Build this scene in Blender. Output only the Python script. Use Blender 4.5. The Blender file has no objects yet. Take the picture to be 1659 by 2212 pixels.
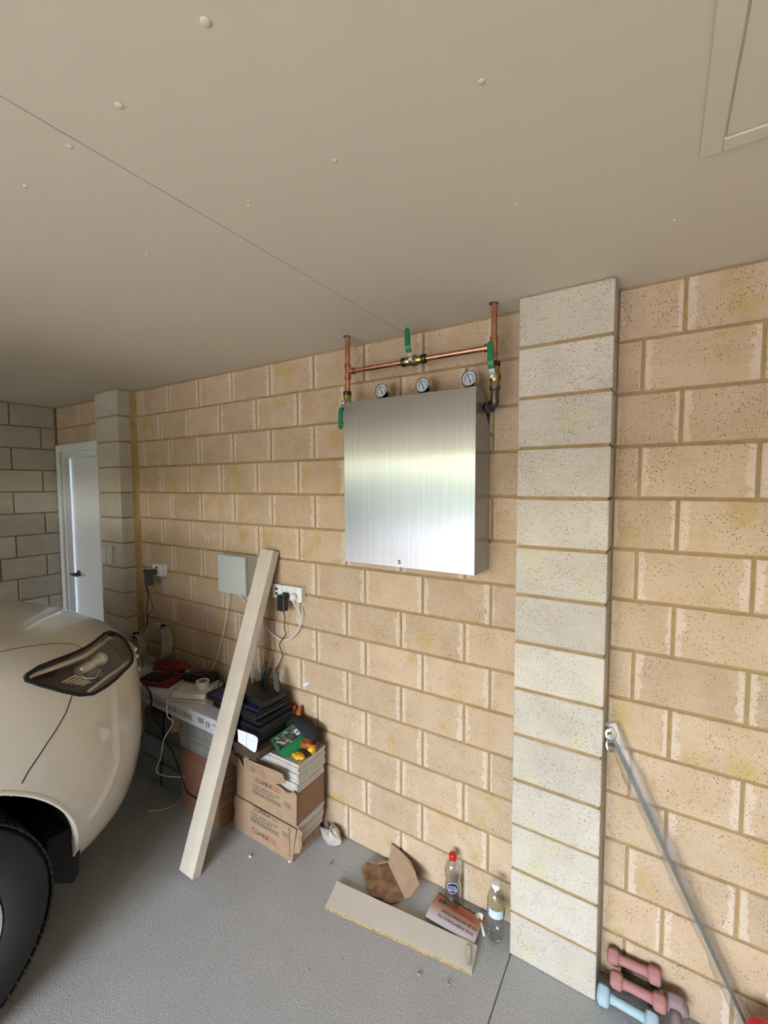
import bpy, bmesh, math, random
from mathutils import Vector, Matrix, Euler, noise as mnoise

random.seed(7)
scene = bpy.context.scene
COL = scene.collection
PI = math.pi

# ------------------------------------------------------------------ camera
cam_d = bpy.data.cameras.new('camera')
cam = bpy.data.objects.new('camera', cam_d); COL.objects.link(cam)
cam_d.sensor_fit = 'HORIZONTAL'; cam_d.sensor_width = 36.0
cam_d.lens = 951.836 * 36.0 / 1659.0
cam_d.clip_start = 0.02; cam_d.clip_end = 500
_R = Vector((0.84644485, 0.5324679, -0.0030087)); _U = Vector((-0.03017139, 0.05360214, 0.99810646)); _F = Vector((-0.53162092, 0.8447513, -0.06143655))
cam.matrix_world = Matrix(((_R.x, _U.x, -_F.x, 2.6143), (_R.y, _U.y, -_F.y, -1.6781), (_R.z, _U.z, -_F.z, 1.7664), (0, 0, 0, 1)))
scene.camera = cam

# ------------------------------------------------------------------ sky, sun, exposure
world = bpy.data.worlds.new('sky'); scene.world = world; world.use_nodes = True
wn = world.node_tree.nodes; wl = world.node_tree.links; wn.clear()
sky = wn.new('ShaderNodeTexSky'); sky.sky_type = 'NISHITA'; sky.sun_disc = False
sky.sun_elevation = math.radians(64); sky.sun_rotation = math.radians(180); sky.air_density = 1.0; sky.dust_density = 2.5; sky.ozone_density = 1.0
bgn = wn.new('ShaderNodeBackground'); bgn.inputs['Strength'].default_value = 0.66
won = wn.new('ShaderNodeOutputWorld')
wtint = wn.new('ShaderNodeMix'); wtint.data_type = 'RGBA'; wtint.blend_type = 'MULTIPLY'; wtint.inputs[0].default_value = 1.0; wtint.inputs[7].default_value = (1.03, 0.985, 0.90, 1)
wl.new(sky.outputs[0], wtint.inputs[6]); wl.new(wtint.outputs[2], bgn.inputs[0]); wl.new(bgn.outputs[0], won.inputs[0])

sun_d = bpy.data.lights.new('sun', 'SUN'); sun_d.energy = 1.3; sun_d.angle = math.radians(0.6); sun_d.color = (1.0, 0.95, 0.87)
sun = bpy.data.objects.new('sun', sun_d); COL.objects.link(sun); sun.location = (-2, -14, 16)
sun.rotation_euler = Vector((0.12, 0.42, -0.92)).to_track_quat('-Z', 'Y').to_euler()

OPEN_X0, OPEN_X1, OPEN_Z, OPEN_Y = -1.40, 3.45, 2.29, -5.45      # the open garage door behind the camera
por_d = bpy.data.lights.new('door_opening_portal', 'AREA'); por_d.shape = 'RECTANGLE'
por_d.size = OPEN_X1 - OPEN_X0; por_d.size_y = OPEN_Z; por_d.cycles.is_portal = True
por = bpy.data.objects.new('door_opening_portal', por_d); COL.objects.link(por)
por.location = ((OPEN_X0 + OPEN_X1) / 2, OPEN_Y, OPEN_Z / 2); por.rotation_euler = (-PI / 2 + PI, 0, 0)

scene.view_settings.view_transform = 'Standard'; scene.view_settings.look = 'None'
scene.view_settings.gamma = 1.0; scene.view_settings.use_curve_mapping = False
scene.view_settings.exposure = 3.17
scene.cycles.diffuse_bounces = 3; scene.cycles.max_bounces = 12; scene.cycles.transparent_max_bounces = 12
scene.cycles.caustics_refractive = False; scene.cycles.caustics_reflective = False
scene.cycles.sample_clamp_indirect = 6.0

# ------------------------------------------------------------------ helpers
WL = {}                                                          # object -> world location of its origin (unrotated builds)

def link(o, parent=None):
    COL.objects.link(o)
    if parent is not None: o.parent = parent
    return o

def tag(o, label=None, cat=None, group=None, kind=None):
    if label: o['label'] = label
    if cat: o['category'] = cat
    if group: o['group'] = group
    if kind: o['kind'] = kind
    return o

def thing(name, label, cat, loc=(0, 0, 0), group=None):
    o = bpy.data.objects.new(name, None); o.empty_display_size = 0.05
    link(o); o.location = loc; WL[o] = Vector(loc)
    return tag(o, label, cat, group)

def mk(name, verts, faces, mat, parent=None, smooth=False, bevel=0.0, seg=2, auto=None, uv=None):
    """one mesh object; verts are in world space (or in the parent's space when it stands at the origin)"""
    vs = [Vector(v) for v in verts]
    lo = Vector([min(v[i] for v in vs) for i in range(3)]); hi = Vector([max(v[i] for v in vs) for i in range(3)])
    c = (lo + hi) / 2
    me = bpy.data.meshes.new(name)
    me.from_pydata([v - c for v in vs], [], faces); me.update()
    if bevel > 0 or auto is not None:
        bm = bmesh.new(); bm.from_mesh(me)
        bmesh.ops.remove_doubles(bm, verts=bm.verts, dist=1e-6)
        bmesh.ops.recalc_face_normals(bm, faces=bm.faces)
        if bevel > 0:
            es = [e for e in bm.edges if len(e.link_faces) == 2 and e.calc_face_angle(0) > 0.5]
            bmesh.ops.bevel(bm, geom=es, offset=bevel, segments=seg, profile=0.5, affect='EDGES', clamp_overlap=True)
        bm.to_mesh(me); bm.free()
    if smooth:
        for p in me.polygons: p.use_smooth = True
        if auto is not None:
            me.set_sharp_from_angle(angle=auto)
    if uv:
        l = me.uv_layers.new(name='UVMap')
        for lp in me.loops:
            p = me.vertices[lp.vertex_index].co
            l.data[lp.index].uv = (p[uv[0]], p[uv[1]])
    o = bpy.data.objects.new(name, me); link(o, parent)
    if mat is not None: me.materials.append(mat)
    WL[o] = c
    o.location = c - (WL[parent] if parent is not None else Vector())
    return o

class MB:
    """collects shapes into one part"""
    def __init__(s): s.v = []; s.f = []
    def add(s, v, f):
        n = len(s.v); s.v += [Vector(p) for p in v]; s.f += [tuple(i + n for i in q) for q in f]; return s
    def box(s, lo, hi, rot=None, piv=None):
        x0, y0, z0 = lo; x1, y1, z1 = hi
        v = [Vector(p) for p in ((x0, y0, z0), (x1, y0, z0), (x1, y1, z0), (x0, y1, z0), (x0, y0, z1), (x1, y0, z1), (x1, y1, z1), (x0, y1, z1))]
        if rot is not None:
            c = Vector(piv) if piv is not None else (Vector(lo) + Vector(hi)) / 2
            m = Euler(rot).to_matrix(); v = [m @ (p - c) + c for p in v]
        return s.add(v, [(0, 3, 2, 1), (4, 5, 6, 7), (0, 1, 5, 4), (1, 2, 6, 5), (2, 3, 7, 6), (3, 0, 4, 7)])
    def tube(s, pts, r, n=8, cap=True):
        pts = [Vector(p) for p in pts]; k = len(pts)
        rs = r if isinstance(r, (list, tuple)) else [r] * k
        up = None; ring = []
        for i, p in enumerate(pts):
            d = (pts[min(i + 1, k - 1)] - pts[max(i - 1, 0)])
            if d.length < 1e-9: d = Vector((0, 0, 1))
            d.normalize()
            if up is None:
                up = d.orthogonal().normalized()
            up = (up - d * up.dot(d))
            if up.length < 1e-6: up = d.orthogonal()
            up.normalize(); sd = d.cross(up)
            ring.append([p + (up * math.cos(2 * PI * j / n) + sd * math.sin(2 * PI * j / n)) * rs[i] for j in range(n)])
        v = [q for rr in ring for q in rr]
        f = [(i * n + j, i * n + (j + 1) % n, (i + 1) * n + (j + 1) % n, (i + 1) * n + j) for i in range(k - 1) for j in range(n)]
        if cap: f += [tuple(range(n - 1, -1, -1)), tuple((k - 1) * n + j for j in range(n))]
        return s.add(v, f)
    def lathe(s, prof, base=(0, 0, 0), axis=(0, 0, 1), n=24, cap=True):
        """prof: (radius, distance along the axis)"""
        q = Vector((0, 0, 1)).rotation_difference(Vector(axis).normalized()).to_matrix(); b = Vector(base)
        v = [q @ Vector((r * math.cos(2 * PI * j / n), r * math.sin(2 * PI * j / n), h)) + b for r, h in prof for j in range(n)]
        k = len(prof)
        f = [(i * n + j, i * n + (j + 1) % n, (i + 1) * n + (j + 1) % n, (i + 1) * n + j) for i in range(k - 1) for j in range(n)]
        if cap: f += [tuple(range(n - 1, -1, -1)), tuple((k - 1) * n + j for j in range(n))]
        return s.add(v, f)
    def prism(s, poly, d):
        """a planar outline given thickness d (vector)"""
        n = len(poly); p0 = [Vector(p) for p in poly]; d = Vector(d)
        v = p0 + [p + d for p in p0]
        return s.add(v, [tuple(range(n - 1, -1, -1)), tuple(range(n, 2 * n))] + [(i, (i + 1) % n, n + (i + 1) % n, n + i) for i in range(n)])
    def build(s, name, mat, parent=None, smooth=False, bevel=0.0, seg=2, auto=None, uv=None):
        return mk(name, s.v, s.f, mat, parent, smooth, bevel, seg, auto, uv)

def smooth_path(pts, sub=6):
    pts = [Vector(p) for p in pts]; out = []
    for i in range(len(pts) - 1):
        p0 = pts[max(i - 1, 0)]; p1 = pts[i]; p2 = pts[i + 1]; p3 = pts[min(i + 2, len(pts) - 1)]
        for k in range(sub):
            t = k / sub
            out.append(0.5 * (2 * p1 + (p2 - p0) * t + (2 * p0 - 5 * p1 + 4 * p2 - p3) * t * t + (3 * p1 - p0 - 3 * p2 + p3) * t ** 3))
    return out + [pts[-1]]

def box_part(name, lo, hi, mat, parent=None, bevel=0.002, rot=None, piv=None, smooth=False):
    return MB().box(lo, hi, rot, piv).build(name, mat, parent, bevel=bevel, smooth=smooth, auto=0.6 if smooth else None)

def sheet(name, fn, nu, nv, mat, parent=None, thick=0.001, smooth=True):
    """a curved sheet with thickness: fn(u, v) -> point"""
    top = [Vector(fn(i / nu, j / nv)) for j in range(nv + 1) for i in range(nu + 1)]
    W = nu + 1
    nor = []
    for j in range(nv + 1):
        for i in range(nu + 1):
            a = top[j * W + min(i + 1, nu)] - top[j * W + max(i - 1, 0)]; b = top[min(j + 1, nv) * W + i] - top[max(j - 1, 0) * W + i]
            c = a.cross(b); nor.append(c.normalized() if c.length > 1e-12 else Vector((0, 0, 1)))
    bot = [p - n * thick for p, n in zip(top, nor)]; N = len(top)
    f = []
    for j in range(nv):
        for i in range(nu):
            q = (j * W + i, j * W + i + 1, (j + 1) * W + i + 1, (j + 1) * W + i); f.append(q); f.append(tuple(N + k for k in reversed(q)))
    rim = [j * 1 for j in range(nu + 1)] + [j * W + nu for j in range(1, nv + 1)] + [nv * W + i for i in range(nu - 1, -1, -1)] + [j * W for j in range(nv - 1, 0, -1)]
    for k in range(len(rim)):
        a, b = rim[k], rim[(k + 1) % len(rim)]; f.append((b, a, N + a, N + b))
    return mk(name, top + bot, f, mat, parent, smooth=smooth, auto=0.9)

def text(name, s, size, mat, parent, loc, rot, align='LEFT', depth=0.0004, sx=1.0):
    """flat lettering as a thin mesh; loc is in world space"""
    cu = bpy.data.curves.new(name, 'FONT'); cu.body = s; cu.size = size; cu.align_x = align; cu.align_y = 'CENTER'; cu.extrude = depth / 2; cu.resolution_u = 2
    tmp = bpy.data.objects.new(name, cu); COL.objects.link(tmp)
    dg = bpy.context.evaluated_depsgraph_get()
    me = bpy.data.meshes.new_from_object(tmp.evaluated_get(dg))
    bpy.data.objects.remove(tmp); bpy.data.curves.remove(cu)
    me.materials.clear(); me.materials.append(mat)
    o = bpy.data.objects.new(name, me); link(o, parent)
    o.location = Vector(loc) - (WL[parent] if parent is not None else Vector()); o.rotation_euler = rot; o.scale = (sx, 1, 1); WL[o] = Vector(loc)
    return o

# ------------------------------------------------------------------ materials
def newmat(name):
    m = bpy.data.materials.new(name); m.use_nodes = True
    nt = m.node_tree; b = nt.nodes['Principled BSDF']
    return m, nt, b

def nd(nt, typ, **kw):
    n = nt.nodes.new(typ)
    for k, v in kw.items():
        if k.startswith('i_'):
            n.inputs[int(k[2:])].default_value = v
        else: setattr(n, k, v)
    return n

def mix(nt, fac, a, b):
    n = nt.nodes.new('ShaderNodeMix'); n.data_type = 'RGBA'
    for sock, val in ((0, fac), (6, a), (7, b)):
        if hasattr(val, 'is_linked') or isinstance(val, bpy.types.NodeSocket): nt.links.new(val, n.inputs[sock])
        else: n.inputs[sock].default_value = val if not isinstance(val, tuple) else (val + (1,) if len(val) == 3 else val)
    return n.outputs[2]

def ramp(nt, src, p0, p1, c0=(0, 0, 0, 1), c1=(1, 1, 1, 1)):
    r = nt.nodes.new('ShaderNodeValToRGB'); e = r.color_ramp.elements
    e[0].position = p0; e[0].color = c0; e[1].position = p1; e[1].color = c1
    nt.links.new(src, r.inputs[0]); return r.outputs[0]

def math_(nt, op, a, b=None):
    n = nt.nodes.new('ShaderNodeMath'); n.operation = op
    for i, v in enumerate((a, b)):
        if v is None: continue
        if isinstance(v, bpy.types.NodeSocket): nt.links.new(v, n.inputs[i])
        else: n.inputs[i].default_value = v
    return n.outputs[0]

def P(name, col, rough=0.5, metal=0.0, var=0.0, vscale=20.0, bump=0.0, bscale=80.0, coat=0.0, trans=0.0, ior=1.45, dark=None, aniso=0.0, spec=None):
    """plain procedural material: colour with noise variation and fine relief"""
    m, nt, b = newmat(name)
    b.inputs['Roughness'].default_value = rough; b.inputs['Metallic'].default_value = metal
    b.inputs['Base Color'].default_value = (*col, 1)
    if coat: b.inputs['Coat Weight'].default_value = coat; b.inputs['Coat Roughness'].default_value = 0.03
    if trans: b.inputs['Transmission Weight'].default_value = trans; b.inputs['IOR'].default_value = ior
    if spec is not None: b.inputs['Specular IOR Level'].default_value = spec
    tc = nd(nt, 'ShaderNodeTexCoord')
    if var:
        n = nd(nt, 'ShaderNodeTexNoise'); n.inputs['Scale'].default_value = vscale; n.inputs['Detail'].default_value = 5
        nt.links.new(tc.outputs['Object'], n.inputs['Vector'])
        d = dark if dark else tuple(c * (1 - var) for c in col)
        nt.links.new(mix(nt, ramp(nt, n.outputs[0], 0.35, 0.68), d, col), b.inputs['Base Color'])
    if bump:
        n2 = nd(nt, 'ShaderNodeTexNoise'); n2.inputs['Scale'].default_value = bscale; n2.inputs['Detail'].default_value = 4
        nt.links.new(tc.outputs['Object'], n2.inputs['Vector'])
        bp = nd(nt, 'ShaderNodeBump'); bp.inputs['Strength'].default_value = bump; bp.inputs['Distance'].default_value = 0.002
        nt.links.new(n2.outputs[0], bp.inputs['Height']); nt.links.new(bp.outputs[0], b.inputs['Normal'])
    return m

def brick_material(name, c1, c2, yellow, ycut, smear, speck, relief, crack=False):
    m, nt, b = newmat(name); L = nt.links
    b.inputs['Roughness'].default_value = 0.92; b.inputs['Specular IOR Level'].default_value = 0.2
    tc = nd(nt, 'ShaderNodeTexCoord'); oi = nd(nt, 'ShaderNodeObjectInfo')
    off = nd(nt, 'ShaderNodeVectorMath', operation='SCALE'); off.inputs[0].default_value = (31.0, 57.0, 83.0); L.new(oi.outputs['Random'], off.inputs['Scale'])
    add = nd(nt, 'ShaderNodeVectorMath', operation='ADD'); L.new(tc.outputs['Object'], add.inputs[0]); L.new(off.outputs[0], add.inputs[1]); V = add.outputs[0]
    def noise(scale, detail=4, vec=V, rough=0.55):
        n = nd(nt, 'ShaderNodeTexNoise'); n.inputs['Scale'].default_value = scale; n.inputs['Detail'].default_value = detail; n.inputs['Roughness'].default_value = rough
        L.new(vec, n.inputs['Vector']); return n.outputs[0]
    col = mix(nt, ramp(nt, noise(9, 6), 0.35, 0.65), c1, c2)
    # per-brick tone
    tone = nd(nt, 'ShaderNodeHueSaturation'); L.new(col, tone.inputs['Color'])
    L.new(math_(nt, 'ADD', math_(nt, 'MULTIPLY', oi.outputs['Random'], 0.16), 0.92), tone.inputs['Value'])
    col = tone.outputs[0]
    # soft yellow iron stains, on some bricks more than on others
    r2 = math_(nt, 'FRACT', math_(nt, 'MULTIPLY', oi.outputs['Random'], 7.31))
    ym = ramp(nt, math_(nt, 'ADD', noise(7, 3), math_(nt, 'MULTIPLY', r2, 0.16)), ycut, ycut + 0.13)
    sx = nd(nt, 'ShaderNodeSeparateXYZ'); L.new(tc.outputs['Generated'], sx.inputs[0])
    ax = math_(nt, 'ABSOLUTE', math_(nt, 'SUBTRACT', sx.outputs[0], 0.5))
    inner = ramp(nt, math_(nt, 'ADD', ax, math_(nt, 'MULTIPLY', noise(30, 4), 0.1)), 0.42, 0.5, (1, 1, 1, 1), (0, 0, 0, 1))
    col = mix(nt, math_(nt, 'MULTIPLY', math_(nt, 'MULTIPLY', ym, inner), 0.75), col, yellow)
    if smear:                                                    # pale cement smeared beside the upright joints
        mp = nd(nt, 'ShaderNodeMapping'); mp.inputs['Scale'].default_value = (14, 1, 22); L.new(V, mp.inputs['Vector'])
        edge = math_(nt, 'ADD', ax, math_(nt, 'MULTIPLY', math_(nt, 'SUBTRACT', noise(1.6, 5, mp.outputs[0]), 0.5), 0.2))
        sm = ramp(nt, edge, 0.425, 0.437)
        sm = math_(nt, 'MULTIPLY', sm, math_(nt, 'ADD', 0.35, math_(nt, 'MULTIPLY', noise(16, 3), 0.6)))
        col = mix(nt, sm, col, smear)
    vo = nd(nt, 'ShaderNodeTexVoronoi'); vo.inputs['Scale'].default_value = 125; L.new(V, vo.inputs['Vector'])
    sep = nd(nt, 'ShaderNodeSeparateColor'); L.new(vo.outputs['Color'], sep.inputs[0])
    big = math_(nt, 'MULTIPLY', ramp(nt, vo.outputs['Distance'], 0.16, 0.30, (1, 1, 1, 1), (0, 0, 0, 1)), ramp(nt, sep.outputs[0], 0.50, 0.54))
    vo2 = nd(nt, 'ShaderNodeTexVoronoi'); vo2.inputs['Scale'].default_value = 290; L.new(V, vo2.inputs['Vector'])
    sep2 = nd(nt, 'ShaderNodeSeparateColor'); L.new(vo2.outputs['Color'], sep2.inputs[0])
    fine = math_(nt, 'MULTIPLY', ramp(nt, vo2.outputs['Distance'], 0.2, 0.35, (1, 1, 1, 1), (0, 0, 0, 1)), ramp(nt, sep2.outputs[0], 0.5, 0.55))
    spots = math_(nt, 'MAXIMUM', big, math_(nt, 'MULTIPLY', fine, 0.85))
    dens = ramp(nt, noise(11, 3), 0.3, 0.62)
    spots = math_(nt, 'MULTIPLY', spots, math_(nt, 'ADD', math_(nt, 'MULTIPLY', dens, 0.8), 0.2))
    col = mix(nt, math_(nt, 'MULTIPLY', spots, speck), col, (0.10, 0.065, 0.035))
    L.new(col, b.inputs['Base Color'])
    h = math_(nt, 'SUBTRACT', math_(nt, 'MULTIPLY', noise(170, 4), 0.5), math_(nt, 'MULTIPLY', spots, 0.6))
    if crack:                                                    # ridges of the split stone face
        mp2 = nd(nt, 'ShaderNodeMapping'); mp2.inputs['Scale'].default_value = (9, 9, 34); L.new(V, mp2.inputs['Vector'])
        rd = noise(1.0, 6, mp2.outputs[0], 0.6)
        rg = ramp(nt, math_(nt, 'ABSOLUTE', math_(nt, 'SUBTRACT', rd, 0.5)), 0.0, 0.05)
        h = math_(nt, 'ADD', h, math_(nt, 'MULTIPLY', rg, 0.30)); h = math_(nt, 'ADD', h, math_(nt, 'MULTIPLY', rd, 1.6))
    bp = nd(nt, 'ShaderNodeBump'); bp.inputs['Strength'].default_value = relief; bp.inputs['Distance'].default_value = 0.003
    L.new(h, bp.inputs['Height']); L.new(bp.outputs[0], b.inputs['Normal'])
    return m

M = {}
M['brick'] = brick_material('tan_block', (0.55, 0.39, 0.25), (0.61, 0.45, 0.31), (0.52, 0.375, 0.12), 0.68, (0.76, 0.61, 0.48), 0.85, 0.5)
M['pale'] = brick_material('pale_block', (0.585, 0.51, 0.42), (0.65, 0.58, 0.485), (0.62, 0.56, 0.37), 0.67, None, 0.7, 0.7, True)
M['mortar'] = P('ochre_mortar', (0.44, 0.285, 0.125), 0.95, var=0.22, vscale=25, bump=0.6, bscale=220)
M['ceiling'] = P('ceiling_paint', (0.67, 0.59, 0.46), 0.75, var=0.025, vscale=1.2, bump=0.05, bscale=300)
M['ceil_gap'] = P('joint_shadow_gap', (0.25, 0.21, 0.17), 0.9)
M['white_paint'] = P('white_gloss_paint', (0.86, 0.855, 0.84), 0.35, var=0.02)
M['white_plastic'] = P('white_plastic', (0.80, 0.79, 0.77), 0.35)
M['cream_plastic'] = P('cream_plastic', (0.68, 0.64, 0.56), 0.4)
M['black_plastic'] = P('black_plastic', (0.012, 0.012, 0.014), 0.38, bump=0.15, bscale=400)
M['matt_black'] = P('matt_black', (0.008, 0.008, 0.009), 0.8)
M['grey_plastic'] = P('dark_grey_plastic', (0.06, 0.055, 0.05), 0.45)
M['box_grey'] = P('grey_green_enclosure', (0.54, 0.56, 0.52), 0.4, var=0.03, vscale=12)
M['chrome'] = P('chrome', (0.75, 0.74, 0.72), 0.16, 1.0)
M['zinc'] = P('galvanised_iron', (0.16, 0.15, 0.14), 0.38, 0.9, var=0.45, vscale=40)
M['steel_bolt'] = P('zinc_bolt', (0.5, 0.5, 0.5), 0.3, 1.0)
M['copper'] = P('copper', (0.80, 0.38, 0.24), 0.24, 1.0, var=0.22, vscale=30, bump=0.04, bscale=120)
M['brass'] = P('brass', (0.55, 0.40, 0.16), 0.30, 1.0, var=0.35, vscale=45)
M['brass_dark'] = P('dark_brass', (0.10, 0.075, 0.045), 0.4, 0.9, var=0.4, vscale=50)
M['green_grip'] = P('green_vinyl', (0.0, 0.16, 0.055), 0.32)
M['green_pale'] = P('embossed_green', (0.12, 0.36, 0.2), 0.4)
M['dial'] = P('white_dial', (0.55, 0.60, 0.64), 0.35)
M['ink'] = P('black_ink', (0.012, 0.012, 0.012), 0.7)
M['ink_grey'] = P('grey_ink', (0.10, 0.085, 0.07), 0.8)
M['ink_red'] = P('red_ink', (0.42, 0.07, 0.05), 0.75)
M['ink_white'] = P('white_ink', (0.8, 0.8, 0.8), 0.6)
M['chalk'] = P('white_chalk', (0.80, 0.74, 0.62), 0.95)
M['timber'] = P('primed_cream_timber', (0.69, 0.59, 0.475), 0.55, var=0.10, vscale=9, bump=0.1, bscale=60)
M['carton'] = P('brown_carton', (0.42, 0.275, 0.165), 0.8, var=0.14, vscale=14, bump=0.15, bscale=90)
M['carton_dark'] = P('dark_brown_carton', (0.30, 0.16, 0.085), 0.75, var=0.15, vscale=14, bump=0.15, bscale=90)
M['carton_wet'] = P('stained_carton', (0.34, 0.20, 0.105), 0.75, var=0.5, vscale=22, dark=(0.14, 0.07, 0.03), bump=0.3, bscale=60)
M['tile_edge'] = P('biscuit_tile', (0.60, 0.54, 0.47), 0.7, var=0.16, vscale=30)
M['tile_glaze'] = P('grey_glazed_tile', (0.34, 0.335, 0.28), 0.18, var=0.06, vscale=8)
M['tile_silver'] = P('grey_tile_edge', (0.46, 0.45, 0.43), 0.45, var=0.3, vscale=35)
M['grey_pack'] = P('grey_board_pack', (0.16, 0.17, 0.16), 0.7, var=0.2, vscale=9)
M['white_carton'] = P('white_printed_carton', (0.66, 0.65, 0.67), 0.5, var=0.05, vscale=6)
M['brown_plank'] = P('dark_brown_plank', (0.085, 0.052, 0.034), 0.35, var=0.4, vscale=18)
M['laptop'] = P('black_laptop', (0.010, 0.010, 0.012), 0.42, bump=0.1, bscale=300)
M['blue_folder'] = P('navy_folder', (0.022, 0.032, 0.085), 0.35, var=0.2)
M['red_cloth'] = P('dark_red_case', (0.20, 0.012, 0.011), 0.5, var=0.5, vscale=25, bump=0.3, bscale=60)
M['cable_white'] = P('white_cable', (0.72, 0.69, 0.63), 0.5)
M['cable_grey'] = P('grey_cable', (0.50, 0.46, 0.38), 0.55)
M['cable_black'] = P('black_cable', (0.012, 0.011, 0.011), 0.55)
M['glove_black'] = P('charcoal_knit', (0.022, 0.022, 0.024), 0.95, var=0.5, vscale=90, bump=0.8, bscale=320)
M['orange_glove'] = P('orange_latex', (0.48, 0.13, 0.03), 0.45, var=0.4, vscale=30, bump=0.4, bscale=70)
M['yellow_film'] = P('yellow_plastic', (0.90, 0.47, 0.02), 0.3, var=0.15, vscale=30, bump=0.5, bscale=40)
M['green_card'] = P('green_card', (0.01, 0.22, 0.075), 0.4)
M['paper'] = P('white_paper', (0.80, 0.80, 0.82), 0.6, var=0.03)
M['tissue'] = P('crumpled_paper', (0.58, 0.52, 0.46), 0.7, var=0.12, vscale=30, bump=0.5, bscale=40)
M['melamine'] = P('cream_melamine', (0.76, 0.715, 0.63), 0.4, var=0.06, vscale=7, bump=0.05, bscale=60)
M['chipboard'] = P('raw_chipboard', (0.60, 0.40, 0.20), 0.9, var=0.55, vscale=140, bump=0.8, bscale=160)
M['red_cap'] = P('red_cap', (0.60, 0.012, 0.014), 0.3)
M['pink'] = P('pink_neoprene', (0.43, 0.195, 0.18), 0.7, bump=0.2, bscale=300)
M['pale_blue'] = P('pale_blue_neoprene', (0.40, 0.52, 0.57), 0.7, bump=0.2, bscale=300)
M['mauve'] = P('mauve_neoprene', (0.30, 0.21, 0.215), 0.7, bump=0.2, bscale=300)
M['rubber'] = P('tyre_rubber', (0.012, 0.012, 0.012), 0.75, bump=0.4, bscale=120)
M['liner'] = P('black_arch_liner', (0.006, 0.006, 0.007), 0.85)
M['alloy'] = P('silver_alloy', (0.52, 0.53, 0.54), 0.3, 0.8)
M['rod'] = P('green_grey_rod', (0.22, 0.23, 0.19), 0.3, 0.6)
M['carpaint'] = P('cream_white_car_paint', (0.66, 0.61, 0.525), 0.45, coat=1.0)
M['lamp_dark'] = P('lamp_housing', (0.022, 0.019, 0.017), 0.3)
M['lamp_cream'] = P('lamp_reflector', (0.62, 0.55, 0.47), 0.25, 0.5)
M['glass_dark'] = P('tinted_glass', (0.01, 0.012, 0.012), 0.05)
M['outlet_dark'] = P('socket_slot', (0.03, 0.03, 0.03), 0.6)
M['tile_brown'] = P('beige_tile', (0.5, 0.44, 0.36), 0.5)

def clear(name, tint, gloss, glaze=0.12, edge=0.6):
    """thin clear plastic: mostly see-through, with surface reflection"""
    m = bpy.data.materials.new(name); m.use_nodes = True; nt = m.node_tree; nt.nodes.clear()
    o = nd(nt, 'ShaderNodeOutputMaterial'); t = nd(nt, 'ShaderNodeBsdfTransparent'); t.inputs[0].default_value = (*tint, 1)
    g = nd(nt, 'ShaderNodeBsdfGlossy'); g.inputs['Roughness'].default_value = gloss; g.inputs[0].default_value = (0.95, 0.95, 0.95, 1)
    fr = nd(nt, 'ShaderNodeLayerWeight'); fr.inputs[0].default_value = 0.5
    f = math_(nt, 'ADD', math_(nt, 'MULTIPLY', math_(nt, 'POWER', fr.outputs['Facing'], 2.6), edge), glaze)
    mx = nd(nt, 'ShaderNodeMixShader'); nt.links.new(f, mx.inputs[0]); nt.links.new(t.outputs[0], mx.inputs[1]); nt.links.new(g.outputs[0], mx.inputs[2])
    nt.links.new(mx.outputs[0], o.inputs[0]); return m
M['lens'] = clear('clear_lens', (0.97, 0.96, 0.94), 0.02, 0.03, 0.6)
M['film'] = clear('clear_film', (0.985, 0.985, 0.98), 0.22, 0.16, 0.35)
M['bottle'] = clear('clear_bottle', (0.88, 0.905, 0.90), 0.03, 0.09, 0.95)
M['clearpart'] = clear('clear_plastic_piece', (0.92, 0.94, 0.96), 0.22, 0.5, 0.4)
M['water'] = clear('water', (0.80, 0.86, 0.85), 0.02, 0.06, 0.6)

# brushed stainless steel with upright grain
def steel():
    m, nt, b = newmat('brushed_stainless'); L = nt.links
    b.inputs['Metallic'].default_value = 1; b.inputs['Roughness'].default_value = 0.34
    b.inputs['Anisotropic'].default_value = 1.0
    tg = nd(nt, 'ShaderNodeTangent', direction_type='UV_MAP', uv_map='UVMap'); L.new(tg.outputs[0], b.inputs['Tangent'])
    tc = nd(nt, 'ShaderNodeTexCoord'); mp = nd(nt, 'ShaderNodeMapping'); mp.inputs['Scale'].default_value = (240, 240, 2.5); L.new(tc.outputs['Object'], mp.inputs[0])
    n = nd(nt, 'ShaderNodeTexNoise'); n.inputs['Scale'].default_value = 1; n.inputs['Detail'].default_value = 4; L.new(mp.outputs[0], n.inputs['Vector'])
    n2 = nd(nt, 'ShaderNodeTexNoise'); n2.inputs['Scale'].default_value = 5; L.new(tc.outputs['Object'], n2.inputs['Vector'])
    L.new(mix(nt, ramp(nt, n.outputs[0], 0.3, 0.7), (0.41, 0.407, 0.402), (0.48, 0.477, 0.47)), b.inputs['Base Color'])
    L.new(math_(nt, 'ADD', math_(nt, 'MULTIPLY', n2.outputs[0], 0.03), 0.27), b.inputs['Roughness'])
    return m
M['steel'] = steel()

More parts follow.
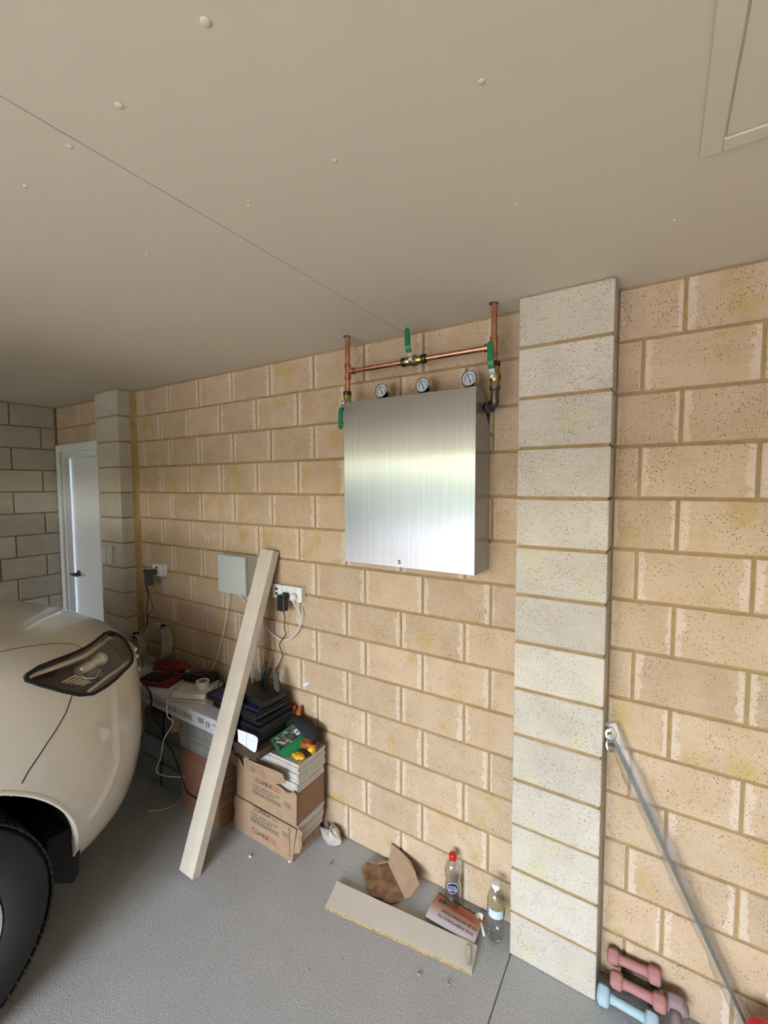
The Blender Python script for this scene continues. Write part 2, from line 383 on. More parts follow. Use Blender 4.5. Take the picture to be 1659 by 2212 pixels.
def concrete():
    m, nt, b = newmat('grey_concrete'); L = nt.links
    b.inputs['Roughness'].default_value = 0.6; b.inputs['Specular IOR Level'].default_value = 0.35
    tc = nd(nt, 'ShaderNodeTexCoord'); g = nd(nt, 'ShaderNodeNewGeometry'); V = g.outputs['Position']
    def noise(s, d=5):
        n = nd(nt, 'ShaderNodeTexNoise'); n.inputs['Scale'].default_value = s; n.inputs['Detail'].default_value = d; L.new(V, n.inputs['Vector']); return n.outputs[0]
    col = mix(nt, ramp(nt, noise(3), 0.3, 0.7), (0.45, 0.445, 0.43), (0.52, 0.515, 0.50))
    col = mix(nt, ramp(nt, noise(160, 3), 0.35, 0.65), (0.38, 0.375, 0.365), col)
    vo = nd(nt, 'ShaderNodeTexVoronoi'); vo.inputs['Scale'].default_value = 24; L.new(V, vo.inputs['Vector'])
    sp = nd(nt, 'ShaderNodeSeparateColor'); L.new(vo.outputs['Color'], sp.inputs[0])
    spot = math_(nt, 'MULTIPLY', ramp(nt, vo.outputs['Distance'], 0.04, 0.10, (1, 1, 1, 1), (0, 0, 0, 1)), ramp(nt, sp.outputs[0], 0.8, 0.82))
    col = mix(nt, math_(nt, 'MULTIPLY', spot, 0.7), col, (0.06, 0.055, 0.05))
    L.new(col, b.inputs['Base Color'])
    bp = nd(nt, 'ShaderNodeBump'); bp.inputs['Strength'].default_value = 0.5; bp.inputs['Distance'].default_value = 0.003
    L.new(math_(nt, 'ADD', noise(190, 3), math_(nt, 'MULTIPLY', noise(70, 3), 0.7)), bp.inputs['Height']); L.new(bp.outputs[0], b.inputs['Normal'])
    return m
M['concrete'] = concrete()
M['driveway'] = P('pale_driveway_concrete', (0.25, 0.25, 0.25), 0.85, var=0.12, vscale=1.5)
M['lawn'] = P('lawn', (0.14, 0.19, 0.055), 0.95, var=0.4, vscale=3)
M['hedge'] = P('hedge', (0.40, 0.40, 0.21), 0.9, var=0.5, vscale=4)

def blockwall():
    m, nt, b = newmat('block_wall_far'); L = nt.links
    b.inputs['Roughness'].default_value = 0.9
    g = nd(nt, 'ShaderNodeNewGeometry'); sp = nd(nt, 'ShaderNodeSeparateXYZ'); L.new(g.outputs['Position'], sp.inputs[0])
    cb = nd(nt, 'ShaderNodeCombineXYZ'); L.new(math_(nt, 'ADD', sp.outputs[0], sp.outputs[1]), cb.inputs[0]); L.new(sp.outputs[2], cb.inputs[1])
    br = nd(nt, 'ShaderNodeTexBrick'); br.inputs['Color1'].default_value = (0.40, 0.34, 0.27, 1); br.inputs['Color2'].default_value = (0.36, 0.30, 0.23, 1); br.inputs['Mortar'].default_value = (0.45, 0.31, 0.15, 1)
    br.inputs['Scale'].default_value = 1; br.inputs['Brick Width'].default_value = 0.302; br.inputs['Row Height'].default_value = 0.172; br.inputs['Mortar Size'].default_value = 0.005
    L.new(cb.outputs[0], br.inputs['Vector']); L.new(br.outputs[0], b.inputs['Base Color']); return m
M['blockwall'] = blockwall()

# ------------------------------------------------------------------ the room
C = 0.172; H = 14 * C; BL = 0.3021; J = 0.0105                    # course, ceiling height, block length, joint
XL, XR, YB = -1.65, 4.60, -5.45

# floor: three slabs with tooled joints between them
floor = box_part('floor', (XL - 0.2, YB - 0.2, -0.16), (XR + 0.2, 0.12, -0.006), P('joint_base', (0.16, 0.155, 0.15), 0.9), bevel=0)
tag(floor, 'grey concrete garage floor with straight control joints', None, kind='structure')
edges = [XL - 0.2, 0.14, 2.185, XR + 0.2]
for i in range(3):
    box_part('floor_slab', (edges[i] + 0.002, YB - 0.2, -0.05), (edges[i + 1] - 0.002, 0.118, 0.0), M['concrete'], floor, bevel=0.003)

# ceiling sheets with hairline joints, popped screw heads, roof hatch
ceiling = box_part('ceiling', (XL - 0.2, YB - 0.3, H + 0.012), (XR + 0.2, 0.12, H + 0.25), M['ceil_gap'], bevel=0)
tag(ceiling, 'smooth off-white plasterboard ceiling with a hairline joint', None, kind='structure')
HX0, HX1, HY0, HY1 = 2.657, 3.35, -1.25, -0.581
cx = [XL - 0.2, 0.472, 1.672, 2.872, XR + 0.2]
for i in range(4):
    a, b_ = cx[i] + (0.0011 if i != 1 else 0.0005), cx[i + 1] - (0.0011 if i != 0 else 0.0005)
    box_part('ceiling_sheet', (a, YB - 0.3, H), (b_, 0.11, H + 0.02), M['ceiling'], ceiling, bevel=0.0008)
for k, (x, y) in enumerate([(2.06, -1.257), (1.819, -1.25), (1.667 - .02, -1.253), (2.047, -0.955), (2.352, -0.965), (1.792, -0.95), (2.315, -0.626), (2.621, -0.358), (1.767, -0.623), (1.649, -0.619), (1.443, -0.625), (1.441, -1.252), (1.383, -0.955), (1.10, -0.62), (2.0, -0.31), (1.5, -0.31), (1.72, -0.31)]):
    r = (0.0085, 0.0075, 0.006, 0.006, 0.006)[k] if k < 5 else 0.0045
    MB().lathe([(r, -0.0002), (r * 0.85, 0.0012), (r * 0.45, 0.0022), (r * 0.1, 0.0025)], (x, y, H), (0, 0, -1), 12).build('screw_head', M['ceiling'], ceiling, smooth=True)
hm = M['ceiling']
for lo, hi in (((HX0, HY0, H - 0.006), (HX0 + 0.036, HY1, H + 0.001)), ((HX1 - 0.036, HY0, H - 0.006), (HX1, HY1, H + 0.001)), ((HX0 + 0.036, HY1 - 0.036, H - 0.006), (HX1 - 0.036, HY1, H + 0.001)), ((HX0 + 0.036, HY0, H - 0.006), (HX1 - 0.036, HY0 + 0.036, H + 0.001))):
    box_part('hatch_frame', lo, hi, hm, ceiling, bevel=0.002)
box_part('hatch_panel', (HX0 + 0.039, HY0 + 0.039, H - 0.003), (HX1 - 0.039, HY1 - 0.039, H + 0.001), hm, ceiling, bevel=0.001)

# --- block masonry
brick_cache = {}
def brick_mesh(L, Hh, D, mat, axis):
    """a block with a bevelled face; axis 'x': face looks to -y, axis 'y': face looks to +x"""
    key = (round(L, 3), round(Hh, 3), round(D, 3), mat.name, axis)
    if key in brick_cache: return brick_cache[key]
    c = 0.0028; l, h = L / 2, Hh / 2
    def ring(y, i): return [(-l + i, y, -h + i), (l - i, y, -h + i), (l - i, y, h - i), (-l + i, y, h - i)]
    v = ring(-D / 2, c) + ring(-D / 2 + c, 0) + ring(D / 2, 0)
    f = [(0, 1, 2, 3)] + [(a + 4 * k, 4 * k + 4 + a, 4 * k + 4 + (a + 1) % 4, (a + 1) % 4 + 4 * k) for k in range(2) for a in range(4)] + [(8, 11, 10, 9)]
    if axis == 'y': v = [(-y, x, z) for x, y, z in v]
    me = bpy.data.meshes.new('block'); me.from_pydata(v, [], f); me.update(); me.materials.append(mat)
    bm = bmesh.new(); bm.from_mesh(me); bmesh.ops.recalc_face_normals(bm, faces=bm.faces); bm.to_mesh(me); bm.free()
    brick_cache[key] = me; return me

def put_brick(parent, me, loc):
    o = bpy.data.objects.new('block', me); link(o, parent); o.location = Vector(loc) - WL[parent]; return o

rnd = random.Random(3)
# front wall (the long one with the cabinet), mortar body with the door opening left free
DX0, DX1, DZ = -1.60, -0.83, 2.045
wb = MB()
for lo, hi in (((DX1, 0.006, 0), (XR, 0.11, H)), ((XL - 0.11, 0.006, DZ), (DX1, 0.11, H)), ((XL - 0.11, 0.006, 0), (DX0, 0.11, DZ))): wb.box(lo, hi)
wf = wb.build('wall_front', M['mortar'])
tag(wf, 'long wall of tan speckled blocks with ochre mortar', None, kind='structure')
for row in range(14):
    z1 = H - row * C; z0 = z1 - C; zc = (z0 + z1) / 2
    hh = C - J
    zc2 = zc - (0.0 if row else 0.002)
    x0 = (-0.3605 if row % 2 == 0 else -0.1677) - BL * 6
    spans = []
    x = x0
    while x < XR:
        spans.append((x, x + BL)); x += BL
    for a, b in spans:
        for lo, hi in ((XL + 0.012, -0.765), (-0.462, 2.178), (2.480, XR - 0.01)):
            s0, s1 = max(a + J / 2, lo), min(b - J / 2, hi)
            if s1 - s0 < 0.022: continue
            za, zb = zc2 - hh / 2, zc2 + hh / 2
            if s0 < DX1 + 0.02 and lo < -1.0:
                if zb < DZ + 0.06: continue
                za = max(za, DZ + 0.012)
            me = brick_mesh(s1 - s0, zb - za, 0.05, M['brick'], 'x')
            put_brick(wf, me, ((s0 + s1) / 2, 0.025 + rnd.uniform(-0.0012, 0.0012), (za + zb) / 2))
# chalk writing on the wall: 94 and an arrow
for pts in ([(0.262, 0, 1.492), (0.246, 0, 1.5), (0.222, 0, 1.49), (0.226, 0, 1.47), (0.246, 0, 1.466), (0.264, 0, 1.484), (0.268, 0, 1.492), (0.272, 0, 1.455), (0.274, 0, 1.425)],
            [(0.287, 0, 1.468), (0.284, 0, 1.447), (0.300, 0, 1.447), (0.319, 0, 1.45)], [(0.311, 0, 1.469), (0.308, 0, 1.445), (0.305, 0, 1.421)],
            [(0.394, 0, 1.491), (0.342, 0, 1.471), (0.384, 0, 1.446)], [(0.345, 0, 1.471), (0.405, 0, 1.473)]):
    sp = smooth_path(pts, 4)
    MB().tube([(p.x, -0.0012, p.z) for p in sp], 0.0017, 5).build('chalk_mark', M['chalk'], wf)
# a scrape of white filler on the wall
MB().prism([(1.050, -0.001, 0.716), (1.062, -0.001, 0.734), (1.085, -0.001, 0.742), (1.098, -0.001, 0.736), (1.088, -0.001, 0.729), (1.078, -0.001, 0.724), (1.066, -0.001, 0.712)], (0, 0.003, 0)).build('filler_scrape', M['paper'], wf)

# left wall (far end), pale long blocks
wl_ = box_part('wall_left', (XL - 0.11, YB, 0), (XL - 0.006, 0.006, H), M['mortar'], bevel=0)
tag(wl_, 'far end wall of pale blocks with dark brown mortar', None, kind='structure')
for row in range(14):
    zc = H - row * C - C / 2
    y = (-0.008 if row % 2 == 0 else 0.19)
    y = -0.31 + BL if row % 2 == 0 else -0.111 + BL
    while y > -3.6:
        a, b = y - BL + J / 2, min(y - J / 2, -0.012)
        if b - a > 0.03:
            put_brick(wl_, brick_mesh(b - a, C - J, 0.05, M['pale'], 'y'), (XL - 0.025 + rnd.uniform(-0.0012, 0.0012), (a + b) / 2, zc))
        y -= BL
box_part('far_blockwork', (XL - 0.008, YB, 0), (XL, -3.62, H), M['blockwall'], wl_, bevel=0)
# right wall and the wall around the open garage door, both behind the camera
tag(box_part('wall_right', (XR, YB, 0), (XR + 0.11, 0.11, H), M['blockwall'], bevel=0), 'block side wall right of the camera', None, kind='structure')
bk = MB()
for lo, hi in (((XL - 0.11, YB - 0.11, 0), (OPEN_X0, YB, H)), ((OPEN_X1, YB - 0.11, 0), (XR + 0.11, YB, H)), ((OPEN_X0, YB - 0.11, OPEN_Z), (OPEN_X1, YB, H))): bk.box(lo, hi)
tag(bk.build('wall_back', M['blockwall']), 'block wall around the open garage doorway behind the camera', None, kind='structure')
# ground outside the open door
tag(box_part('driveway', (-12, -22, -0.14), (16, YB - 0.2, -0.02), M['driveway'], bevel=0), 'pale concrete driveway outside the garage', None, kind='structure')
tag(box_part('verge', (-40, -60, -0.2), (45, -22, -0.03), M['lawn'], bevel=0), 'grass beyond the driveway', None, kind='structure')
tag(box_part('yard', (-40, 0.12, -0.2), (45, 40, -0.06), M['driveway'], bevel=0), 'pale paving behind the house', None, kind='structure')

hv, hf = [], []                                                # clipped hedge across the street end of the drive
for i in range(61):
    for j in range(9):
        a_ = PI * j / 8; p_ = Vector((-24 + 48 * i / 60, -24 + 1.2 * math.cos(a_), 3.7 * math.sin(a_) ** .6 - .05 if 0 < j < 8 else -.05))
        p_ += Vector((0, .25, .35)) * mnoise.noise(Vector((i * .7, j * 1.1, 3)))
        hv.append(p_)
for i in range(60):
    for j in range(8): hf.append((i * 9 + j, i * 9 + j + 1, i * 9 + j + 10, i * 9 + j + 9))
tag(mk('hedge', hv, hf, M['hedge'], None, smooth=True), 'green hedge far behind the camera across the drive', None, kind='structure')

# pilasters: single stacked blocks
def pilaster(name, x0, x1, label):
    o = box_part(name, (x0 + 0.006, -0.106, 0), (x1 - 0.006, 0.004, H), M['mortar'], bevel=0)
    tag(o, label, None, kind='structure')
    for row in range(14):
        z1 = H - row * C - (J / 2 if row else 0.004); z0 = H - (row + 1) * C + (J / 2 if row < 13 else 0.002)
        b = MB().box((x0, -0.112, z0), (x1, 0.0, z1)).build('block', M['pale'], o, bevel=0.0028, seg=1)
        b.location.y += rnd.uniform(-0.0012, 0.0012)
    return o
pilaster('trim_1', 2.182, 2.475, 'pale block pilaster right of the steel cabinet')
pilaster('trim_2', -0.763, -0.465, 'pale block pilaster beside the white door')
# ochre mortar fillet in the corner beside the far pilaster
mf = MB().prism([(-0.466, 0.004, 0), (-0.466, -0.032, 0), (-0.455, -0.012, 0), (-0.440, -0.004, 0), (-0.428, 0.004, 0)], (0, 0, H)).build('trim_3', M['mortar'])
tag(mf, 'ochre mortar fillet in the corner beside the far pilaster', None, kind='structure')

# door with frame, standing ajar
door = thing('door_1', 'white flush door standing slightly ajar in a white frame', 'door', (-1.2, 0.05, 0)); door['kind'] = 'structure'; del door['category']
wp = M['white_paint']
AW = 0.062
fr = MB()
fr.box((DX0 - 0.045, -0.018, 0), (DX0 + 0.018, 0.0, DZ + 0.055)); fr.box((DX0 + 0.018, -0.018, DZ - 0.008), (DX1 - 0.018, 0, DZ + 0.055)); fr.box((DX1 - 0.018, -0.018, 0), (DX1 + 0.045, 0.0, DZ + 0.055))
fr.build('architrave', wp, door, bevel=0.005, seg=2)
jb = MB()
jb.box((DX0, 0.0, 0), (DX0 + 0.032, 0.115, DZ)); jb.box((DX1 - 0.032, 0.0, 0), (DX1, 0.115, DZ)); jb.box((DX0 + 0.032, 0.0, DZ - 0.032), (DX1 - 0.032, 0.115, DZ))
jb.box((DX0 + 0.032, 0.0, 0), (DX0 + 0.045, 0.045, DZ - 0.032)); jb.box((DX0 + 0.045, 0.0, DZ - 0.052), (DX1 - 0.032, 0.0515, DZ - 0.032))
jb.build('door_frame', wp, door, bevel=0.002, seg=1)
piv = (DX1 - 0.036, 0.070, 0); ang = -0.005
leaf = MB().box((DX0 + 0.0425, 0.052, 0.008), (DX1 - 0.036, 0.088, DZ - 0.034), (0, 0, ang), piv).build('door_leaf', wp, door, bevel=0.002, seg=1)
hs = MB()
hx = DX0 + 0.105; hz = 1.035
rt = Euler((0, 0, ang)).to_matrix()
def dl(p): return rt @ (Vector(p) - Vector(piv)) + Vector(piv)
hs.lathe([(0.026, 0), (0.026, 0.008), (0.022, 0.011)], dl((hx, 0.052, hz)), rt @ Vector((0, -1, 0)), 20)
hs.tube(smooth_path([dl((hx, 0.045, hz)), dl((hx, 0.005, hz)), dl((hx - 0.004, -0.006, hz)), dl((hx + 0.03, -0.010, hz)), dl((hx + 0.11, -0.008, hz))], 4), 0.009, 10)
hs.build('lever_handle', M['zinc'], leaf, smooth=True, auto=0.7)

# light switches on the far pilaster
for i, (x0, x1, nm, lb, n) in enumerate(((-0.738, -0.671, 'light_switch', 'white light switch plate nearest the white door', 2), (-0.660, -0.588, 'blank_wall_plate', 'plain white wall plate right of the light switch', 0))):
    t = thing(nm, lb, 'switch' if n else 'wall plate', ((x0 + x1) / 2, -0.113, 1.222))
    box_part('plate', (x0, -0.124, 1.222 + .004 * i), (x1, -0.1125, 1.345 + .006 * i), M['cream_plastic'], t, bevel=0.003)
    for k in range(n): box_part('rocker', ((x0 + x1) / 2 - 0.008, -0.128, 1.258 + k * 0.042), ((x0 + x1) / 2 + 0.006, -0.123, 1.278 + k * 0.042), M['white_plastic'], t, bevel=0.002)

# ------------------------------------------------------------------ steel cabinet with the pipework
CX0, CX1, CY, CZ0, CZ1 = 1.458, 2.047, -0.16, 1.435, 2.116
cab = thing('steel_cabinet', 'brushed stainless steel wall cabinet under the copper pipes', 'cabinet', ((CX0 + CX1) / 2, -0.08, CZ0))
S_ = M['steel']
MB().box((CX0, CY, CZ0), (CX1, CY + 0.002, CZ1)).build('front_panel', S_, cab, bevel=0.0008, seg=1, uv=(0, 2))
sidepoly = [(-0.002, CZ0), (-0.002, 1.985), (-0.030, 2.003), (-0.046, 2.028), (-0.048, 2.075), (-0.075, 2.090), (-0.095, CZ1), (CY + 0.002, CZ1), (CY + 0.002, CZ0)]
MB().prism([(CX1 - 0.002, y, z) for y, z in sidepoly], (0.002, 0, 0)).build('side_panel', S_, cab, uv=(1, 2))
MB().box((CX0, CY + 0.002, CZ0), (CX0 + 0.002, -0.002, CZ1)).build('side_panel', S_, cab, uv=(1, 2))
MB().box((CX0 + 0.002, CY + 0.002, CZ0), (CX1 - 0.002, -0.002, CZ0 + 0.002)).build('bottom_panel', S_, cab, uv=(0, 1))
MB().box((CX0 + 0.002, -0.006, CZ0 + 0.002), (CX1 - 0.002, -0.002, CZ1 - 0.03)).build('back_plate', S_, cab, uv=(0, 2))
MB().box((CX0 + 0.002, -0.075, CZ1 - 0.05), (CX1 - 0.002, -0.006, CZ1 - 0.048)).build('top_panel', M['matt_black'], cab)
MB().box((CX0 + 0.03, -0.12, CZ0 + 0.03), (CX1 - 0.006, -0.012, CZ1 - 0.06)).build('dark_interior_block', M['matt_black'], cab)  # matt black block put in as the shade inside the cabinet
MB().lathe([(0.009, 0), (0.009, 0.002), (0.0065, 0.003), (0.0065, 0.008), (0.004, 0.011)], (1.733, CY, 1.457), (0, -1, 0), 16).build('catch_bolt', M['steel_bolt'], cab, smooth=True, auto=0.6)
for z in (1.955, 1.535):
    MB().lathe([(0.0075, 0), (0.0075, 0.003), (0.0045, 0.004), (0.0045, 0.007)], (CX1, -0.010, z), (1, 0, 0), 10).build('side_bolt', M['steel_bolt'], cab, smooth=True, auto=0.6)

# pressure gauges standing behind the cabinet's top edge
GA = (('pressure gauge nearest the left copper riser', 1.615), ('middle pressure gauge above the steel cabinet', 1.807), ('pressure gauge nearest the right copper riser', 2.0))
for k, (lb, x) in enumerate(GA):
    z = 2.157; y = -0.095; R = 0.031
    g = thing('pressure_gauge', 'round steel ' + lb, 'gauge', (x, y, z - R - 0.06), 'gauges above the cabinet')
    MB().lathe([(R * 0.55, -0.001), (R * 0.97, 0), (R, 0.004), (R, 0.026), (R * 0.96, 0.031), (R * 0.88, 0.033), (R * 0.80, 0.026)], (x, y + 0.012, z), (0, -1, 0), 32, cap=False).build('case', M['chrome'], g, smooth=True, auto=0.8)
    d = MB().lathe([(R * 0.82, 0), (R * 0.82, 0.001)], (x, y - 0.012, z), (0, -1, 0), 32).build('dial', M['dial'], g)
    arc = [(x + R * 0.52 * math.cos(a), y - 0.0135, z + R * 0.52 * math.sin(a)) for a in [math.radians(-30 + 240 * i / 24) for i in range(25)]]
    MB().tube(arc, 0.0011, 4).build('scale_arc', M['ink'], d)
    tm = MB()
    for i in range(13):
        a = math.radians(-30 + 20 * i); c_, s_ = math.cos(a), math.sin(a)
        tm.tube([(x + R * 0.62 * c_, y - 0.0135, z + R * 0.62 * s_), (x + R * 0.72 * c_, y - 0.0135, z + R * 0.72 * s_)], 0.0005, 4)
    tm.build('scale_marks', M['ink_grey'], d)
    MB().tube([(x + 0.007, y - 0.0145, z - 0.016), (x + 0.002, y - 0.0145, z - 0.004), (x - 0.010, y - 0.0145, z + 0.021)], [0.0017, 0.0014, 0.0006], 6).build('needle', M['ink'], g)
    MB().lathe([(0.009, 0), (0.009, 0.02), (0.006, 0.021), (0.006, 0.06)], (x, y, z - R + 0.002), (0, 0, -1), 6).build('stem', M['brass_dark'], g)

def ring_beads(mb, p, ax, r):
    mb.lathe([(r * 1.02, -0.004), (r * 1.2, -0.0025), (r * 1.2, 0.0025), (r * 1.02, 0.004)], p, ax, 16, cap=False)
# copper pipework: two risers through the ceiling joined by a bypass
PR = 0.0108; PZ = 2.257; PY = -0.110; XLp, XRp = 1.444, 2.093
cp = thing('copper_pipework', 'copper pipe risers and cross pipe above the steel cabinet', 'pipe', (1.77, PY, 2.16))
MB().tube([(XLp, PY, 2.165), (XLp, PY, H + 0.05)], PR, 20).build('riser', M['copper'], cp, smooth=True, auto=0.8)
MB().tube([(XRp, PY, 2.195), (XRp, PY, H + 0.05)], PR, 20).build('riser', M['copper'], cp, smooth=True, auto=0.8)
MB().tube([(XLp, PY, PZ), (1.73, PY, PZ)], PR * 0.97, 20).build('cross_pipe', M['copper'], cp, smooth=True, auto=0.8)
MB().tube([(1.81, PY, PZ), (XRp, PY, PZ)], PR * 0.97, 20).build('cross_pipe', M['copper'], cp, smooth=True, auto=0.8)
for x, s in ((XLp, 1), (XRp, -1)):
    t = MB(); t.tube([(x, PY, PZ - 0.036), (x, PY, PZ + 0.036)], PR * 1.17, 20); t.tube([(x, PY, PZ), (x + s * 0.030, PY, PZ)], PR * 1.17, 20)
    for dz in (-0.030, 0.030, -0.022, 0.022): ring_beads(t, (x, PY, PZ + dz), (0, 0, 1), PR * 1.17)
    for dx in (0.024, 0.031): ring_beads(t, (x + s * dx, PY, PZ), (1, 0, 0), PR * 1.17)
    t.build('tee', M['copper'], cp, smooth=True, auto=0.7)
# dark ragged collars where the risers pass through the ceiling
for x in (XLp, XRp):
    MB().lathe([(PR, 0.0), (0.0165, 0.0), (0.0165, 0.0012), (PR, 0.0012)], (x - 0.003, PY, H), (0, 0, -1), 20, cap=False).build('ceiling_collar', M['brass_dark'], cp)

def lever_valve(label, o, ax, lev, down=False, nuts=(-1, 1)):
    """ball valve: o centre, ax flow axis, lev: direction in which the lever runs"""
    o = Vector(o); ax = Vector(ax); lev = Vector(lev); f = Vector((0, -1, 0))
    v = thing('ball_valve', label, 'valve', o - Vector((0, 0, 0.03)), 'ball valves on the copper pipes')
    b = MB()
    b.lathe([(0.0125, -0.036), (0.0175, -0.035), (0.0175, -0.020), (0.0165, -0.018), (0.0205, -0.010), (0.0215, 0.0), (0.0205, 0.010), (0.016, 0.016), (0.0155, 0.024), (0.0175, 0.025), (0.0175, 0.036), (0.0125, 0.037)], o, ax, 12)
    b.lathe([(0.0085, 0.0), (0.0085, 0.030)], o, f, 12)
    b.build('body', M['brass'], v, smooth=True, auto=0.5)
    for s in nuts:
        MB().lathe([(0.0135, 0), (0.0175, 0.002), (0.0185, 0.009), (0.0175, 0.017), (0.0135, 0.019)], o + ax * (0.036 * s), ax * s, 12).build('compression_nut', M['brass_dark'], v, smooth=True, auto=0.5)
    side = f.cross(lev).normalized()
    def ribbon(path, w, th):
        vs = []; n = len(path); fs = []
        for i, (l, out) in enumerate(path):
            c = o + lev * l + f * out
            d = (path[min(i + 1, n - 1)][0] - path[max(i - 1, 0)][0], path[min(i + 1, n - 1)][1] - path[max(i - 1, 0)][1])
            nn = (lev * (-d[1]) + f * d[0]).normalized(); ww = w[i] if isinstance(w, list) else w
            vs += [c - side * ww - nn * th, c + side * ww - nn * th, c + side * ww + nn * th, c - side * ww + nn * th]
        for i in range(n - 1):
            for k in range(4): fs.append((4 * i + k, 4 * i + (k + 1) % 4, 4 * i + 4 + (k + 1) % 4, 4 * i + 4 + k))
        fs += [(3, 2, 1, 0), tuple(4 * (n - 1) + k for k in range(4))]
        return vs, fs
    vs, fs = ribbon([(-0.011, 0.031), (0.012, 0.031), (0.030, 0.042), (0.034, 0.043)], 0.0095, 0.001)
    lv = mk('lever', vs, fs, M['chrome'], v)
    MB().lathe([(0.0065, 0), (0.0065, 0.005), (0.003, 0.006), (0.003, 0.009)], o + f * 0.032, f, 6).build('lever_nut', M['steel_bolt'], v)
    vs, fs = ribbon([(0.022, 0.0375), (0.034, 0.0445), (0.046, 0.047), (0.060, 0.047), (0.100, 0.047), (0.109, 0.047), (0.114, 0.047)], [0.0105, 0.0112, 0.0112, 0.0112, 0.0108, 0.0085, 0.004], 0.0035)
    gp = mk('grip', vs, fs, M['green_grip'], v, bevel=0.0018)
    em = MB()
    for l0, l1, dx in ((0.058, 0.074, 0.0), (0.078, 0.082, -0.003), (0.078, 0.082, 0.003), (0.086, 0.089, 0.0), (0.093, 0.100, -0.003), (0.094, 0.099, 0.003)):
        em.tube([o + lev * l0 + f * 0.0508 + side * dx, o + lev * l1 + f * 0.0508 + side * dx], 0.0008, 4)
    em.build('embossing', M['green_pale'], gp)
    return v
lever_valve('brass valve with green lever in the middle of the cross pipe', (1.770, PY, PZ), (1, 0, 0), (-0.05, 0, 1))
lever_valve('brass valve with raised green lever on the right riser', (2.098, PY, 2.150), (0, 0, 1), (-0.02, 0, 1), nuts=(1,))
lever_valve('brass valve with green lever hanging down left of the cabinet', (1.440, PY, 2.120), (0, 0, 1), (-0.02, 0, -1), nuts=(1,))
el = thing('pipe_elbow', 'dark galvanised elbow fitting entering the cabinet top right', 'pipe fitting', (2.07, PY + 0.02, 2.04))
e = MB(); e.tube(smooth_path([(2.098, PY, 2.118), (2.098, PY, 2.078), (2.096, PY + 0.004, 2.060), (2.082, PY + 0.016, 2.052), (2.062, PY + 0.034, 2.050), (2.03, PY + 0.058, 2.050)], 5), 0.0145, 16)
e.build('bend', M['zinc'], el, smooth=True, auto=0.8)
MB().lathe([(0.0145, 0), (0.019, 0.002), (0.019, 0.014), (0.0145, 0.016)], (2.098, PY, 2.118), (0, 0, -1), 16).build('collar', M['zinc'], el, smooth=True, auto=0.6)
MB().lathe([(0.0145, 0), (0.022, 0.002), (0.022, 0.02), (0.0145, 0.022)], (2.076, PY + 0.022, 2.051), (-0.75, 0.66, 0), 8).build('union_nut', M['zinc'], el)

# ------------------------------------------------------------------ fittings on the wall
def wall_box(name, label, cat, x0, x1, z0, z1, dep, mat, lid=0.012):
    t = thing(name, label, cat, ((x0 + x1) / 2, 0, z0))
    box_part('back_box', (x0 + 0.002, -dep + lid, z0 + 0.002), (x1 - 0.002, -0.0005, z1 - 0.002), mat, t, bevel=0.003)
    box_part('cover', (x0, -dep, z0), (x1, -dep + lid, z1), mat, t, bevel=0.004)
    return t
jb_ = wall_box('junction_box', 'square grey junction box left of the leaning timber', 'junction box', 0.495, 0.722, 1.165, 1.378, 0.085, M['box_grey'], 0.02)
go = wall_box('power_outlet', 'white power outlet near the far pilaster', 'outlet', -0.240, -0.132, 1.172, 1.250, 0.045, M['white_plastic'])
box_part('switch_rocker', (-0.188, -0.049, 1.222), (-0.174, -0.044, 1.236), M['outlet_dark'], go, bevel=0.001)
dp = wall_box('data_outlet', 'narrow white data outlet beside the leaning timber', 'outlet', 0.872, 0.938, 1.168, 1.242, 0.03, M['white_plastic'])
for z in (1.187, 1.212): box_part('socket', (0.893, -0.0315, z), (0.911, -0.029, z + 0.013), M['outlet_dark'], dp, bevel=0.001)
g2 = wall_box('double_power_outlet', 'white double power outlet right of the leaning timber', 'outlet', 0.946, 1.084, 1.168, 1.245, 0.036, M['white_plastic'])
for x in (0.985, 1.040):
    box_part('switch_rocker', (x - 0.008, -0.040, 1.222), (x + 0.008, -0.035, 1.238), M['white_plastic'], g2, bevel=0.001)
    MB().lathe([(0.020, 0), (0.020, 0.001)], (x, -0.036, 1.196), (0, -1, 0), 20).build('socket_face', M['cream_plastic'], g2)
# plug packs
pk = thing('plug_pack', 'black plug pack in the outlet near the far pilaster', 'power adapter', (-0.20, -0.08, 1.13))
MB().box((-0.232, -0.105, 1.118), (-0.165, -0.075, 1.212)).build('case', M['grey_plastic'], pk, bevel=0.006)
MB().lathe([(0.020, 0), (0.020, 0.028)], (-0.192, -0.047, 1.20), (0, -1, 0), 16).build('plug', M['grey_plastic'], pk)
MB().tube([(-0.245, -0.090, 1.207), (-0.168, -0.09, 1.207)], 0.012, 10).build('cord_grip', M['grey_plastic'], pk)
pk2 = thing('plug_pack', 'black plug pack in the double outlet', 'power adapter', (0.985, -0.07, 1.12))
MB().box((0.958, -0.085, 1.122), (1.010, -0.052, 1.205)).build('case', M['black_plastic'], pk2, bevel=0.006)
MB().box((0.968, -0.053, 1.182), (1.0, -0.0375, 1.212)).build('plug', M['black_plastic'], pk2, bevel=0.003)
wpg = thing('white_plug', 'white plug with a looping cord in the double outlet', 'plug', (1.04, -0.05, 1.18))
MB().lathe([(0.017, 0), (0.019, 0.004), (0.018, 0.018), (0.010, 0.026)], (1.040, -0.0375, 1.196), (0, -1, 0), 18).build('body', M['white_plastic'], wpg, smooth=True, auto=0.6)
def cable(name, label, pts, r, mat, parent=None, sub=7):
    o = MB().tube(smooth_path(pts, sub), r, 7).build(name, mat, parent, smooth=True)
    if parent is None: tag(o, label, 'cable')
    return o
